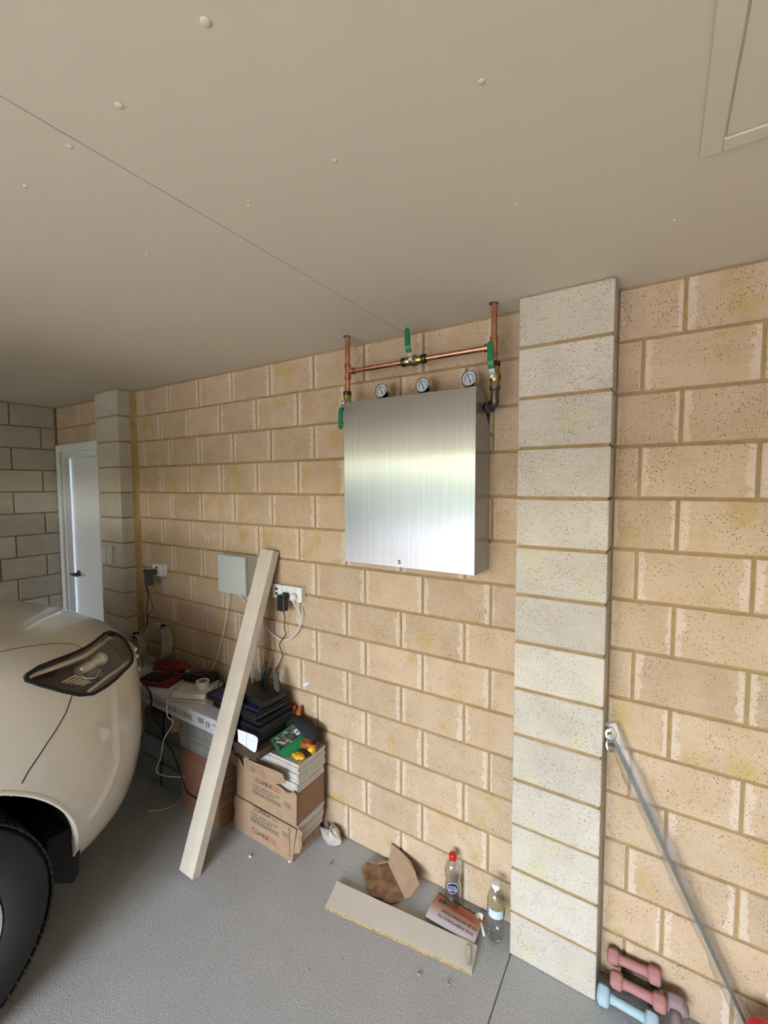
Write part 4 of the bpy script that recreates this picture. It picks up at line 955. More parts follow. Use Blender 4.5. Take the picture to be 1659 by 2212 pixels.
MB().prism([gq(.07, .10, .0016), gq(.93, .10, .0016), gq(.93, .90, .0016), gq(.07, .90, .0016)], gq(0, 0, .0003) - gq(0, 0)).build('photo', m_ph, gc)
MB().prism([gq(.76, .22, .0021), gq(.90, .22, .0021), gq(.90, .62, .0021), gq(.76, .62, .0021)], gq(0, 0, .0003) - gq(0, 0)).build('white_sticker', M['paper'], gc)
MB().prism([gq(.80, .36, .0025), gq(.86, .36, .0025), gq(.86, .46, .0025), gq(.80, .46, .0025)], gq(0, 0, .0002) - gq(0, 0)).build('printed_mark', M['ink'], gc)
MB().prism([gq(0, 0) - Vector((0, 0, .002)), Vector((1.142, -.222, TZ + .0006)), Vector((1.178, -.100, TZ + .0006)), gq(1, 0) - Vector((0, 0, .002))], (.0012, -.0003, .0004)).build('rear_leaf', M['green_card'], gc)

# ------------------------------------------------------------------ the car, nose to the long wall
car = thing('car', 'cream-white off-road car parked nose to the wall', 'car', (0, -2.85, 0))
PROF = [(.30, .25), (.21, .275), (.12, .34), (.05, .45), (0, .60), (-.005, .75), (.0, .9), (.012, 1.0), (.03, 1.08), (.06, 1.14), (.12, 1.18), (.22, 1.21), (.40, 1.235), (.65, 1.25), (.92, 1.255)]
CA, CY0, CB, CN = .92, -1.35, .87, 2.6
def smst(a, b, x):
    t = min(max((x - a) / (b - a), 0), 1); return t * t * (3 - 2 * t)
def cprof(v):
    i = min(int(v), len(PROF) - 2); f = v - i
    def cr(k):
        g = lambda j: PROF[min(max(j, 0), len(PROF) - 1)][k]
        p0, p1, p2, p3 = g(i - 1), g(i), g(i + 1), g(i + 2)
        return .5 * (2 * p1 + (p2 - p0) * f + (2 * p0 - 5 * p1 + 4 * p2 - p3) * f * f + (3 * p1 - p0 - 3 * p2 + p3) * f ** 3)
    return cr(0), cr(1)
def CS(t, v):
    i, z = cprof(v); a = max(CA - i, 0.0); b = CB - i * (.95 if z > .62 else .35)
    if t < 0: x, y = a, CY0 + t
    else:
        x = a * max(math.cos(t), 0) ** (2 / CN); y = CY0 + b * max(math.sin(t), 0) ** (2 / CN)
    z -= .09 * smst(-1.15, -.55, y) * smst(.95, 1.12, z)
    return Vector((x, y, z))
def CNRM(t, v):
    e = 1e-3
    a = CS(t + e, v) - CS(t - e, v); b = CS(t, min(v + e, 13.99)) - CS(t, max(v - e, 0))
    n = a.cross(b)
    return n.normalized() if n.length > 1e-12 else Vector((0, 0, 1))
LAMP = [(.21, 8.98), (.273, 9.27), (.34, 9.39), (.434, 9.54), (.545, 9.72), (.68, 9.92), (.80, 10.05), (.95, 10.05), (1.05, 9.85), (1.075, 9.4), (1.06, 8.6), (.98, 7.75), (.851, 7.15), (.71, 7.18), (.62, 7.05), (.533, 6.965), (.444, 6.96), (.379, 7.207), (.311, 7.7), (.242, 8.3), (.205, 8.74)]
GAP = [(.348, 7.39), (.305, 6.74), (.259, 6.31), (.2, 5.87), (.163, 5.62), (.145, 5.45)]
def inpoly(p, poly):
    c = False; n = len(poly)
    for i in range(n):
        (x1, y1), (x2, y2) = poly[i], poly[(i + 1) % n]
        if (y1 > p[1]) != (y2 > p[1]) and p[0] < (x2 - x1) * (p[1] - y1) / (y2 - y1) + x1: c = not c
    return c
def gap_t(v):
    if v <= GAP[-1][1]: return GAP[-1][0]
    for (t1, v1), (t2, v2) in zip(GAP, GAP[1:]):
        if v2 <= v <= v1: return t1 + (t2 - t1) * (v1 - v) / (v1 - v2)
    return 9
WY, WZ, WR, AR = -1.46, .40, .40, .492
WYR = WY - 2.79
def in_arch(p): return abs(p.x) > 0.45 and min((p.y - WY) ** 2 + (p.z - WZ) ** 2, (p.y - WYR) ** 2 + (p.z - WZ) ** 2) < AR * AR and p.z < .95
scol = [-3.80, -3.4, -3.3, -3.2, -3.1, -3.0, -2.9, -2.8, -2.7, -2.6, -2.5, -2.4, -2.3, -2.0, -1.5, -1.0] + [-0.72 + i * 0.012 for i in range(60)]
tcol = [0.0] + [0.02 + (PI / 2 - 0.02) * (i / 130) for i in range(131)]
cols = scol + tcol
rows = [i * 0.1 for i in range(141)]
def nn(v): return min(v, 13.999)
def car_side(sign):
    pts = [[CS(t, nn(v)) for v in rows] for t in cols]
    nc, nr = len(cols), len(rows)
    sets = {'body_shell': [], 'front_bumper': [], 'lamp': []}
    for i in range(nc - 1):
        for j in range(nr - 1):
            t, v = (cols[i] + cols[i + 1]) / 2, (rows[j] + rows[j + 1]) / 2
            c = (pts[i][j] + pts[i + 1][j + 1]) / 2
            if in_arch(c): continue
            q = (i * nr + j, (i + 1) * nr + j, (i + 1) * nr + j + 1, i * nr + j + 1)
            if t > 0.15 and inpoly((t, v), LAMP): sets['lamp'].append(q)
            elif v < 7.39 and t > gap_t(v): sets['front_bumper'].append(q)
            else: sets['body_shell'].append(q)
    flat = [p for r in pts for p in r]
    def sub(fs, offs=0.0):
        use = sorted({k for q in fs for k in q}); mp = {k: n for n, k in enumerate(use)}
        vs = []
        for k in use:
            p = flat[k].copy()
            if offs:
                p += CNRM(max(cols[k // nr], 0.001), nn(rows[k % nr])) * offs
            vs.append(Vector((p.x * sign, p.y, p.z)))
        ff = [tuple(mp[k] for k in (q if sign > 0 else q[::-1])) for q in fs]
        return vs, ff
    return sets, sub
data = {}
for nm in ('body_shell', 'front_bumper'):
    V, F_ = [], []
    for sign in (1, -1):
        if sign not in data: data[sign] = car_side(sign)
        v, f = data[sign][1](data[sign][0][nm]); n = len(V); V += v; F_ += [tuple(k + n for k in q) for q in f]
    if nm == 'body_shell':                                       # tail closing the shell
        n = len(V); tail = [CS(-3.80, nn(v * 0.5)) for v in range(29)]
        V += tail + [Vector((-p.x, p.y, p.z)) for p in tail]
        F_ += [(n + k, n + k + 1, n + 29 + k + 1, n + 29 + k) for k in range(28)]
    o = mk(nm, V, F_, M['carpaint'], car, smooth=True)
# floor pan keeps the light out from under the bonnet
MB().prism([(.58, -5.1, .265), (.58, -1.0, .265), (.40, -.80, .265), (-.40, -.80, .265), (-.58, -1.0, .265), (-.58, -5.1, .265)], (0, 0, .035)).build('underbody', M['liner'], car)
# shut lines
def on_surf(tv, off=0.0006): return CS(*tv) + CNRM(*tv) * off
for sg in (1, -1):
    fl = lambda p: Vector((p.x * sg, p.y, p.z))
    gp = []
    for (t1, v1), (t2, v2) in zip(GAP, GAP[1:]):
        gp += [(t1 + (t2 - t1) * k / 8, v1 + (v2 - v1) * k / 8) for k in range(8)]
    MB().tube([fl(on_surf(p, -0.0008)) for p in gp + [GAP[-1]]], 0.0024, 6).build('bumper_shut_line', M['liner'], car)
    hl = smooth_path([(.545, 9.78, 0), (.549, 10.1, 0), (.50, 10.35, 0), (.438, 10.5, 0), (.316, 10.65, 0), (.225, 10.72, 0), (.10, 10.76, 0), (.01, 10.78, 0)], 6)
    MB().tube([fl(on_surf((p.x, p.y), -0.0012)) for p in hl], 0.0022, 6).build('bonnet_shut_line', M['liner'], car)
    # arch lip and liner
    def surf_x(y, z):
        lo, hi = 0.0, 9.0
        for _ in range(40):
            m = (lo + hi) / 2
            if cprof(m)[1] < z: lo = m
            else: hi = m
        i = cprof(lo)[0]; a = CA - i; b = CB - i * (.95 if z > .62 else .35)
        if y <= CY0: return a
        s = min((y - CY0) / b, 1)
        return a * max(1 - s ** CN, 0) ** (1 / CN)
    for wy, nm in ((WY, 'f'), (WYR, 'r')):
        ang_ = [math.radians(-17 + (214) * k / 60) for k in range(61)]
        lv, lf = [], []
        for k, a in enumerate(ang_):
            y, z = wy + AR * math.cos(a), WZ + AR * math.sin(a); x = surf_x(y, max(z, .256))
            y2, z2 = wy + (AR + 0.008) * math.cos(a), WZ + (AR + 0.008) * math.sin(a); x2 = surf_x(y2, max(z2, .256))
            y3, z3 = wy + (AR - 0.006) * math.cos(a), WZ + (AR - 0.006) * math.sin(a)
            for p in ((x2 + 0.0008, y2, z2), (x + 0.004, y, z), (x + 0.001, y3, z3), (x - 0.035, y3, z3)): lv.append(Vector((p[0] * sg, p[1], p[2])))
        for k in range(60):
            for e in range(3):
                q = (4 * k + e, 4 * k + e + 1, 4 * k + 4 + e + 1, 4 * k + 4 + e); lf.append(q if sg < 0 else q[::-1])
        mk('arch_lip', lv, lf, M['carpaint'], car, smooth=True)
        lv, lf = [], []
        for k, a in enumerate(ang_):
            y, z = wy + (AR - .004) * math.cos(a), WZ + (AR - .004) * math.sin(a); x = surf_x(y, max(z, .256)) - 0.02
            lv += [Vector((x * sg, y, z)), Vector((.36 * sg, y, z)), Vector((.36 * sg, wy, WZ))]
        for k in range(60):
            lf += [(3 * k, 3 * k + 1, 3 * k + 4, 3 * k + 3), (3 * k + 1, 3 * k + 2, 3 * k + 5, 3 * k + 4)]
        mk('arch_liner', lv, lf, M['liner'], car, smooth=True, auto=0.6)
    fp = [(-1.052, .50), (-1.06, .40), (-1.055, .335), (-0.975, .275), (-0.955, .30), (-0.945, .40), (-0.975, .50)]
    MB().prism([(.60 * sg, y, z) for y, z in fp], (.19 * sg, 0, 0)).build('liner_flap', M['liner'], car, bevel=0.006)
    # headlight
    sets, sub = data[sg]
    v, f = sub(sets['lamp'], 0.001)
    hd = mk('headlight', *sub(sets['lamp'], -0.055), M['lamp_dark'], car, smooth=True); tag(hd, 'angular headlight with dark housing')
    mk('lens', v, f, M['lens'], hd, smooth=True)
    # walls of the housing
    loop = []
    for k in range(len(LAMP)):
        a, b = LAMP[k], LAMP[(k + 1) % len(LAMP)]
        loop += [(a[0] + (b[0] - a[0]) * i / 5, a[1] + (b[1] - a[1]) * i / 5) for i in range(5)]
    wv, wfc = [], []
    for p in loop: wv += [fl(on_surf(p, 0.0)), fl(on_surf(p, -0.062))]
    n = len(loop)
    for k in range(n): wfc.append((2 * k, 2 * k + 1, 2 * ((k + 1) % n) + 1, 2 * ((k + 1) % n)))
    mk('housing_wall', wv, wfc, M['lamp_dark'], hd, smooth=True)
    MB().tube([fl(on_surf(p, 0.0)) for p in loop + loop[:1]], 0.0062, 8, cap=False).build('seal', M['liner'], hd, smooth=True)
    st = smooth_path([(.225, 8.86, 0), (.245, 8.98, 0), (.326, 9.10, 0), (.443, 9.28, 0), (.56, 9.48, 0), (.70, 9.72, 0), (.88, 9.80, 0), (1.0, 9.70, 0)], 6)
    MB().tube([fl(on_surf((p.x, p.y), -0.014)) for p in st], [0.007 + 0.004 * math.sin(PI * k / (len(st) - 1)) for k in range(len(st))], 10).build('light_strip', M['lamp_cream'], hd, smooth=True)
    pa, pb = fl(on_surf((.46, 8.55), -0.040)), fl(on_surf((.66, 8.98), -0.030))
    dv = (pb - pa).normalized(); ln = (pb - pa).length
    MB().lathe([(0.010, 0), (0.020, 0.004), (0.021, ln * .42), (0.017, ln * .44), (0.017, ln * .5), (0.021, ln * .52), (0.021, ln * .85), (0.028, ln * .88), (0.028, ln), (0.012, ln + .002)], pa, dv, 18).build('projector', M['lamp_cream'], hd, smooth=True, auto=0.5)
    mb = MB()
    for k in range(6):
        a_, b_ = (.345 + k * .017, 8.16 - k * .10), (.425 + k * .012, 8.36 - k * .135)
        mb.tube([fl(on_surf(a_, -0.026)), fl(on_surf(b_, -0.026))], 0.0035, 6)
    mb.build('reflector_fins', M['lamp_cream'], hd)
    MB().tube([fl(on_surf(p, -0.022)) for p in ((.44, 8.2), (.47, 7.95), (.52, 7.85), (.58, 8.25))], 0.003, 6).build('bright_trim', M['chrome'], hd)
    MB().tube(smooth_path([fl(on_surf(p, -0.012)) for p in ((.43, 7.15), (.50, 7.32), (.60, 7.55), (.70, 7.62), (.84, 7.6))], 5), 0.007, 8).build('indicator', M['lamp_cream'], hd, smooth=True)
# grille bars and plate on the nose
for v in (5.2, 5.7, 6.2, 6.6):
    ts = [1.15 + (PI / 2 - 1.15) * k / 12 for k in range(13)]
    pts = [CS(t, v) + Vector((0, .004, 0)) for t in ts]; pts = pts + [Vector((-p.x, p.y, p.z)) for p in pts[-2::-1]]
    MB().tube(pts, 0.012, 8).build('grille_bar', M['chrome'], car, smooth=True)
# cabin
def ringc(z, x, yf, yr): return [(-x, yf, z), (x, yf, z), (x, yr, z), (-x, yr, z)]
cb = MB(); r0, r1, r2 = ringc(1.20, .84, -1.80, -5.12), ringc(1.75, .68, -2.55, -4.95), ringc(1.84, .60, -2.75, -4.8)
cb.add(r0 + r1, [(k, (k + 1) % 4, 4 + (k + 1) % 4, 4 + k) for k in range(4)]); cb.build('windows', M['glass_dark'], car)
rf = MB(); rf.add(r1 + r2, [(k, (k + 1) % 4, 4 + (k + 1) % 4, 4 + k) for k in range(4)] + [(4, 5, 6, 7)]); rf.build('roof', M['carpaint'], car)
for sg in (1, -1):
    for ya, yb in ((-1.80, -2.55), (-3.05, -3.1), (-4.0, -4.02), (-5.10, -4.95)):
        MB().tube([(.845 * sg, ya, 1.20), (.685 * sg, yb, 1.76)], 0.035, 8).build('window_pillar', M['carpaint'], car, smooth=True)
    MB().lathe([(.02, 0), (.075, .02), (.085, .08), (.07, .12), (.02, .13)], (.98 * sg, -2.12, 1.18), (0, 1, 0), 14).build('door_mirror', M['carpaint'], car, smooth=True)
# wheels
def make_wheel(wx, wy, sg):
    ax = (sg, 0, 0); c = Vector((wx, wy, WZ))
    tyre = MB().lathe([(.24, -.235), (.26, -.24), (.33, -.245), (.375, -.235), (.392, -.205), (.392, -.035), (.377, -.008), (.345, .004), (.30, .006), (.268, .0), (.252, -.010), (.24, -.03)], c, ax, 64, cap=False).build('tyre', M['rubber'], car, smooth=True, auto=0.7)
    tr = MB()
    for k in range(78):
        a = 2 * PI * k / 78
        for (xo, w_, sh) in ((-.030, .040, .0), (-.080, .040, .5), (-.130, .04, .0), (-.180, .04, .5), (-.215, .03, 0)):
            aa = a + sh * 2 * PI / 78
            e = Vector((0, math.cos(aa), math.sin(aa))); tn = Vector((0, -math.sin(aa), math.cos(aa))); X = Vector((sg, 0, 0))
            b0 = c + e * .390 + X * xo; vs = []
            for dr in (0, .0055):
                for dx, dt in ((-w_ / 2, -.0125), (w_ / 2, -.0125), (w_ / 2, .0125), (-w_ / 2, .0125)):
                    k_ = 1 - dr * 12; vs.append(b0 + e * dr + X * dx * k_ + tn * dt * k_)
            tr.add(vs, [(0, 3, 2, 1), (4, 5, 6, 7), (0, 1, 5, 4), (1, 2, 6, 5), (2, 3, 7, 6), (3, 0, 4, 7)])
    t_ = tr.build('tread_blocks', M['rubber'], tyre)
    t_['kind'] = 'stuff'
    rim = MB().lathe([(.205, -.20), (.235, -.19), (.225, -.06), (.236, -.012), (.252, -.004), (.252, -.012)], c, ax, 48, cap=False).build('rim', M['alloy'], car, smooth=True, auto=0.6)
    for k in range(6):
        a = 2 * PI * k / 6 + .3
        e = Vector((0, math.cos(a), math.sin(a))); tn = Vector((0, -math.sin(a), math.cos(a))); X = Vector((sg, 0, 0))
        vs = []
        for r_, w_, xo in ((.045, .03, -.035), (.14, .036, -.03), (.237, .062, -.020)):
            for dw, dx in ((-w_, -.03), (w_, -.03), (w_ * .7, 0), (-w_ * .7, 0)): vs.append(c + e * r_ + tn * dw + X * (xo + dx))
        fs = [(4 * i + j, 4 * i + (j + 1) % 4, 4 * i + 4 + (j + 1) % 4, 4 * i + 4 + j) for i in range(2) for j in range(4)] + [(3, 2, 1, 0), (8, 9, 10, 11)]
        mk('spoke', vs, fs, M['alloy'], rim, bevel=0.004)
    MB().lathe([(.06, -.06), (.058, -.03), (.04, -.022), (.01, -.02)], c, ax, 20).build('hub_cap', M['alloy'], rim, smooth=True, auto=0.6)
    MB().lathe([(.20, -.13), (.20, -.11)], c, ax, 32).build('brake_disc', M['liner'], rim)
make_wheel(.88, WY, 1); make_wheel(-.88, WY, -1); make_wheel(.88, WYR, 1); make_wheel(-.88, WYR, -1)

# ------------------------------------------------------------------ things on the floor
# melamine offcut with raw chipboard edges
mbd = thing('shelf_board', 'cream melamine board offcut lying on the concrete floor', 'board', (1.77, -.25, 0))
bp_ = [(1.481, -.345), (2.085, -.259), (2.071, -.161), (1.450, -.228)]
MB().prism([(x, y, .0008) for x, y in bp_], (0, 0, .0150)).build('chipboard_core', M['chipboard'], mbd)
MB().prism([(x, y, .0150) for x, y in bp_], (0, 0, .0014)).build('melamine_face', M['melamine'], mbd)
MB().prism([(2.0855, -.2592, .0008), (2.0875, -.2588, .0008), (2.0735, -.1608, .0008), (2.0715, -.161, .0008)], (0, 0, .0156)).build('edge_strip', M['melamine'], mbd)
# clear plastic catch on it
cc = thing('plastic_catch', 'small clear plastic catch lying on the end of the board', 'plastic piece', (2.06, -.215, .0165))
q = Euler((0, 0, math.atan2(-.247 + .183, 2.073 - 2.044) ))
MB().box((2.0585 - .034, -.215 - .0095, .0166), (2.0585 + .034, -.215 + .0095, .024), q).build('plate', M['clearpart'], cc, bevel=.003)
MB().box((2.0585 - .012, -.215 - .006, .0235), (2.0585 + .026, -.215 + .006, .032), q, (2.0585, -.215, .024)).build('grip', M['clearpart'], cc, bevel=.003)
# printed leaflet, upside down to the camera
fm, fnt, fbs = newmat('leaflet_print')
_tc = nd(fnt, 'ShaderNodeTexCoord'); _sp = nd(fnt, 'ShaderNodeSeparateXYZ'); fnt.links.new(_tc.outputs['Generated'], _sp.inputs[0])
_rr = fnt.nodes.new('ShaderNodeValToRGB'); _ee = _rr.color_ramp.elements; _ee[0].position = .12; _ee[0].color = (.58, .52, .54, 1); _ee[1].position = .85; _ee[1].color = (.50, .17, .065, 1)
_ee.new(.5).color = (.46, .26, .19, 1)
fnt.links.new(_sp.outputs[1], _rr.inputs[0]); fnt.links.new(_rr.outputs[0], fbs.inputs['Base Color']); fbs.inputs['Roughness'].default_value = .4
lf = thing('leaflet', 'orange printed leaflet lying upside down behind the board', 'leaflet', (0, 0, 0))
def lfz(u): return .012 + .010 * math.sin(PI * u) 
sheet('sheet', lambda u, v: (-.104 + .208 * u, -.060 + .120 * v, lfz(v)), 10, 8, fm, lf, .0006)
sheet('torn_edge', lambda u, v: (-.104 + .208 * u, .059 + .005 * v + .002 * math.sin(u * 40), lfz(1) + .0006), 24, 2, M['ink'], lf, .0004)
def lft(s, x, y, sz, mt): return text('lettering', s, sz, mt, lf, (x, y, lfz((y + .06) / .12) + .0009), (0, 0, PI), sx=.92)
lft('WAS EVERYTHING TO', .090, -.030, .0165, M['ink']); lft('YOUR SATISFACTION?', .098, -.008, .0165, M['ink'])
MB().prism([(-.086, .020, lfz(.72) + .0008), (-.062, .020, lfz(.72) + .0008), (-.050, .027, lfz(.72) + .0008), (-.062, .036, lfz(.8) + .0008), (-.086, .038, lfz(.8) + .0008)], (0, 0, .0004)).build('pictogram', M['ink_grey'], lf)
m = MB()
for k in range(3): m.box((-.02, .014 + k * .009, lfz(.65 + k * .07) + .0006), (.085 - k * .01, .017 + k * .009, lfz(.65 + k * .07) + .0010))
m.build('printed_lines', M['ink_red'], lf)
lf.location = (1.958, -.103, 0); lf.rotation_euler = (0, 0, -.02)
# torn wet cardboard, folded once
cd = thing('cardboard_scrap', 'torn water-stained cardboard folded against the wall foot', 'cardboard', (1.62, -.11, 0))
def lerp(a, b, t): return Vector(a).lerp(Vector(b), t)
ca, cb_ = Vector((1.592, -.028, .012)), Vector((1.742, -.135, .006))
left = [ca, Vector((1.556, -.066, .014)), Vector((1.530, -.070, .022)), Vector((1.508, -.082, .016)), Vector((1.500, -.116, .012)), Vector((1.560, -.160, .010)), Vector((1.616, -.200, .008)), Vector((1.655, -.190, .006)), Vector((1.691, -.192, .006)), Vector((1.72, -.165, .005)), cb_]
right = [ca, cb_, Vector((1.775, -.140, .035)), Vector((1.790, -.095, .062)), Vector((1.752, -.060, .075)), Vector((1.712, -.030, .080)), Vector((1.672, -.020, .088)), Vector((1.642, -.012, .092)), Vector((1.618, -.010, .094)), Vector((1.595, -.008, .096)), Vector((1.598, -.020, .055))]
MB().prism(left, (0, .0005, .004)).build('flat_panel', M['carton_wet'], cd)
MB().prism(right, (.001, -.002, .0035)).build('raised_panel', M['carton'], cd)
m = MB()
for k in range(12):
    p = lerp(left[1], left[0], k / 12) + Vector((0, .001, .003)); m.tube([p, p + Vector((.004, .014, .004))], .0019, 5)
m.build('corrugation', M['carton'], cd)
lump('crumpled_paper_bag', 'crumpled white paper at the foot of the tile cartons', 'paper', (1.282, -.056, .0308), (.052, .040, .041), M['tissue'], 2.7, .62, 1.9, None, 9, 6, True)
# bottles
def bottle(name, label, cen, prof, cap, capmat, water=None):
    t = thing(name, label, 'bottle', cen)
    MB().lathe(prof, cen, (0, 0, 1), 32).build('body', M['bottle'], t, smooth=True, auto=1.0)
    c0, c1, r = cap
    cp_ = MB(); cp_.lathe([(r * .96, c0), (r, c0 + .002), (r, c1 - .003), (r * .88, c1)], cen, (0, 0, 1), 24)
    co = cp_.build('cap', capmat, t, smooth=True, auto=.6)
    rb = MB()
    for k in range(24):
        a = 2 * PI * k / 24; rb.tube([(cen[0] + r * math.cos(a), cen[1] + r * math.sin(a), cen[2] + c0 + .003), (cen[0] + r * math.cos(a), cen[1] + r * math.sin(a), cen[2] + c1 - .004)], .0006, 4)
    rb.build('cap_ribs', capmat, co)
    if water:
        pr = [(max(r_ - .0016, .001), h + (.001 if i == 0 else 0)) for i, (r_, h) in enumerate(prof) if h < water]
        lr = [r_ for r_, h in prof if h < water][-1] - .0016
        MB().lathe(pr + [(lr, water)], cen, (0, 0, 1), 32).build('water', M['water'], t, smooth=True, auto=.9)
    return t
B1 = (1.923, -.048, .0006)
b1 = bottle('water_bottle', 'clear water bottle with a red cap standing by the wall', B1, [(.026, 0), (.032, .003), (.0335, .010), (.0335, .045), (.0315, .060), (.0315, .075), (.0335, .085), (.0335, .092), (.0300, .118), (.0290, .128), (.0325, .140), (.0340, .158), (.0330, .172), (.0270, .190), (.0190, .200), (.0140, .204), (.0135, .212)], (.205, .230, .0152), M['red_cap'], .085)
def label_patch(parent, cen, r, a0, a1, z0, z1, mat, name='label', n=18):
    vs, fs = [], []
    for i in range(n + 1):
        a = a0 + (a1 - a0) * i / n
        for rr_, z in ((r, z0), (r, z1)): vs.append((cen[0] + rr_ * math.cos(a), cen[1] + rr_ * math.sin(a), cen[2] + z))
    for i in range(n): fs.append((2 * i, 2 * i + 2, 2 * i + 3, 2 * i + 1))
    return mk(name, vs, fs, mat, parent, smooth=True)
va = math.atan2(-1.678 + .048, 2.614 - 1.923)
def disc_label(r, ro, zc, mat, name, d=.0):
    vs = [(B1[0] + (r + d) * math.cos(va), B1[1] + (r + d) * math.sin(va), B1[2] + zc)]; n = 28
    for k in range(n):
        a = 2 * PI * k / n; aa = va + ro * math.cos(a) / r
        vs.append((B1[0] + (r + d) * math.cos(aa), B1[1] + (r + d) * math.sin(aa), B1[2] + zc + ro * math.sin(a)))
    return mk(name, vs, [(0, 1 + k, 1 + (k + 1) % n) for k in range(n)], mat, b1, smooth=True)
navy = P('navy_label', (.012, .022, .11), .4)
disc_label(.0345, .0235, .108, M['ink_white'], 'label_ring', 0.0)
disc_label(.0350, .0215, .108, navy, 'round_label', 0.0)
vd = Vector((math.cos(va), math.sin(va), 0))
for s_, dz in (('COOL', .1135), ('RIDGE', .1015)):
    text('lettering', s_, .0135, M['ink_white'], b1, Vector(B1) + vd * .0362 + Vector((0, 0, dz)), (PI / 2, 0, va + PI / 2), 'CENTER', sx=.85)
B2 = (2.118, -.080, .0006)
pr2 = [(.024, 0), (.030, .003), (.0325, .010)]
for k in range(7): pr2 += [(.0325, .013 + k * .0125), (.0302, .018 + k * .0125), (.0325, .0235 + k * .0125)]
pr2 += [(.0335, .104), (.0335, .140), (.0345, .150), (.0340, .165), (.0300, .183), (.0210, .196), (.0140, .202), (.0135, .207)]
b2 = bottle('ribbed_water_bottle', 'clear ribbed bottle with a white cap and blue label by the pilaster', B2, pr2, (.205, .223, .0150), M['white_plastic'])
lblue = P('pale_blue_label', (.62, .72, .80), .35, var=.12, vscale=60); dblue = P('blue_label_edge', (.06, .20, .34), .35)
va2 = math.atan2(-1.678 + .08, 2.614 - 2.118)
label_patch(b2, B2, .0338, va2 - .95, va2 + .95, .106, .138, lblue)
label_patch(b2, B2, .0339, va2 - 1.55, va2 - .93, .106, .138, dblue, 'label_edge'); label_patch(b2, B2, .0339, va2 + .93, va2 + 1.55, .106, .138, dblue, 'label_edge')
# plastic spoon
sp_ = thing('plastic_spoon', 'white plastic spoon lying between the leaflet and ribbed bottle', 'spoon', (2.055, -.075, 0))
d0, d1 = Vector((2.030, -.036, .020)), Vector((2.082, -.108, .010)); dd = (d1 - d0).normalized(); sd = Vector((-dd.y, dd.x, 0))
vs, fs = [], []
for j in range(9):
    u = j / 8; w = .0155 * math.sin(PI * min(max(u, .04), .96)) ** .7
    for i in range(7):
        s = i / 3 - 1; vs.append(d0 + dd * (.038 * u) + sd * w * s + Vector((0, 0, .010 * s * s * math.sin(PI * u) - .004)))
for j in range(8):
    for i in range(6): fs.append((j * 7 + i, j * 7 + i + 1, j * 7 + i + 8, j * 7 + i + 7))
bw = mk('bowl', vs, fs, M['white_plastic'], sp_, smooth=True)
MB().tube([d0 + dd * .036 + Vector((0, 0, -.003)), d0 + dd * .055 + Vector((0, 0, .006)), d0 + dd * .075 + Vector((0, 0, .004)), d1], [.0035, .0045, .0055, .0045], 8).build('handle', M['white_plastic'], sp_, smooth=True)
# pebbles and flecks scattered on the floor
peb = P('pebble', (.42, .40, .37), .8, var=.3, vscale=300)
for k, (x, y, r, mt, lb) in enumerate(((1.926, -.357, .006, peb, 'pale pebble on the floor in front of the board'), (2.027, -.329, .005, peb, 'small pebble on the floor near the board end'), (1.009, -.334, .006, M['paper'], 'white fleck of tile on the floor beside the cartons'), (1.19, -.255, .006, M['paper'], 'white chip at the lower front corner of the cartons'), (1.36, -.16, .005, M['carton_wet'], 'brown crumb on the floor near the cardboard scrap'))):
    lump('pebble' if mt is peb else 'crumb', lb, 'debris', (x, y, r * .62), (r * 1.2, r * .9, r * .8), mt, 3.1 + k, .5, 2.0, None, 10, 6)

# ------------------------------------------------------------------ dumbbells in the corner beside the pilaster
def dumbbell(name, label, a, b, mat, rh=.030, group='small dumbbells by the pilaster'):
    a, b = Vector(a), Vector(b); ax = (b - a).normalized(); ln = (b - a).length
    t = thing(name, label, 'dumbbell', (a + b) / 2 - Vector((0, 0, rh)), group)
    hw = .040
    for p, s in ((a, 1), (b, -1)):
        MB().lathe([(rh * .70, -hw / 2), (rh * .97, -hw / 2 + .006), (rh, -hw / 2 + .012), (rh, hw / 2 - .012), (rh * .93, hw / 2 - .005), (rh * .6, hw / 2)], p, ax * s, 6).build('head', mat, t, smooth=True, bevel=.004, auto=.5)
    MB().tube([a + ax * .014, a + ax * ln * .3, a + ax * ln * .5, a + ax * ln * .7, b - ax * .014], [.0165, .0145, .0150, .0145, .0165], 16).build('grip', mat, t, smooth=True)
    return t
dumbbell('dumbbell', 'pale blue hexagonal dumbbell lowest in the corner pile', (2.500, -.100, .034), (2.640, -.104, .034), M['pale_blue'], .034)
dumbbell('dumbbell', 'pink dumbbell in front, lying on the pale blue one', (2.536, -.088, .0955), (2.658, -.087, .0955), M['pink'], .027)
dumbbell('dumbbell', 'pink dumbbell highest in the pile against the wall', (2.521, -.033, .118), (2.643, -.033, .124), M['pink'], .027)
dumbbell('dumbbell', 'mauve dumbbell standing right of the pink ones', (2.703, -.052, .078), (2.703, -.175, .040), M['mauve'], .038)
dumbbell('dumbbell', 'dark dumbbell half hidden behind the pink ones', (2.560, -.038, .050), (2.640, -.036, .050), M['grey_plastic'], .030)

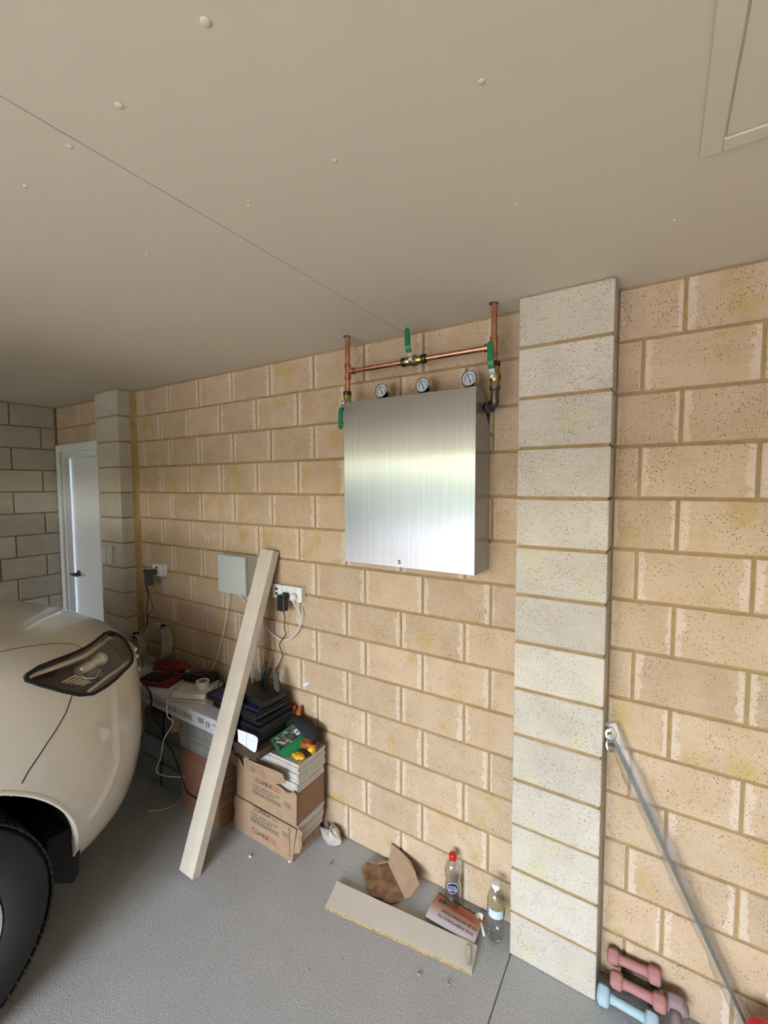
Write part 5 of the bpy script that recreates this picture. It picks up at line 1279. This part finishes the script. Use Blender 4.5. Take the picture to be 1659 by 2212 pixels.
# ------------------------------------------------------------------ wrapped rod leaning beside the pilaster
rd = thing('wrapped_rod', 'thin metal rod in clear plastic wrap leaning beside the pilaster', 'rod', (2.93, -.06, 0))
r0, r1 = Vector((2.500, -.022, .890)), Vector((2.945, -.060, .004))
MB().tube([r0, r1], .0055, 10).build('rod', M['rod'], rd, smooth=True, auto=.8)
br = MB(); br.lathe([(.010, -.006), (.019, -.004), (.019, .004), (.010, .006)], (2.492, -.035, .913), (.2, -1, .15), 16)
br.tube(smooth_path([(2.494, -.030, .905), (2.482, -.045, .890), (2.486, -.052, .868), (2.500, -.045, .862), (2.505, -.035, .872)], 5), .0055, 8)
br.lathe([(.006, 0), (.008, .004), (.004, .010)], (2.490, -.042, .917), (0, -1, 0), 12)
br.build('end_bracket', M['chrome'], rd, smooth=True, auto=.6)
axr = (r1 - r0).normalized(); sdr = Vector((axr.z, 0, -axr.x)).normalized()
def film(u, v):
    s = v * 2 * PI; w = .034 * (1 - .35 * u) + .008 * mnoise.noise(Vector((u * 14, math.cos(s), math.sin(s))))
    p = r0 - axr * .055 + axr * ((r1 - r0).length + .05) * u
    dpt = .010 + .004 * mnoise.noise(Vector((u * 20 + 3, s, 0)))
    off = -.010 * (1 - u)
    y_ = p.y + dpt * math.sin(s)
    q_ = p + sdr * (w * math.cos(s) + off); return Vector((q_.x, min(y_, -.0035), max(q_.z, .002)))
nu, nv = 70, 14
vs = [film(i / nu, j / nv) for i in range(nu + 1) for j in range(nv)]
fs = [(i * nv + j, i * nv + (j + 1) % nv, (i + 1) * nv + (j + 1) % nv, (i + 1) * nv + j) for i in range(nu) for j in range(nv)]
mk('plastic_sleeve', vs, fs, M['film'], rd, smooth=True)
# red thing at the rod's foot
rk = thing('red_container', 'rounded red container top at the lower right, beside the rod', 'container', (2.908, -.118, 0))
MB().lathe([(.036, 0), (.042, .006), (.042, .175), (.040, .200), (.030, .217), (.014, .225), (.002, .226)], (2.908, -.118, 0), (0, 0, 1), 28).build('body', M['red_cap'], rk, smooth=True, auto=.9)
MB().lathe([(.0425, .02), (.0432, .021), (.0432, .135), (.0425, .136)], (2.908, -.118, 0), (0, 0, 1), 28, cap=False).build('label_band', M['paper'], rk, smooth=True, auto=.9)
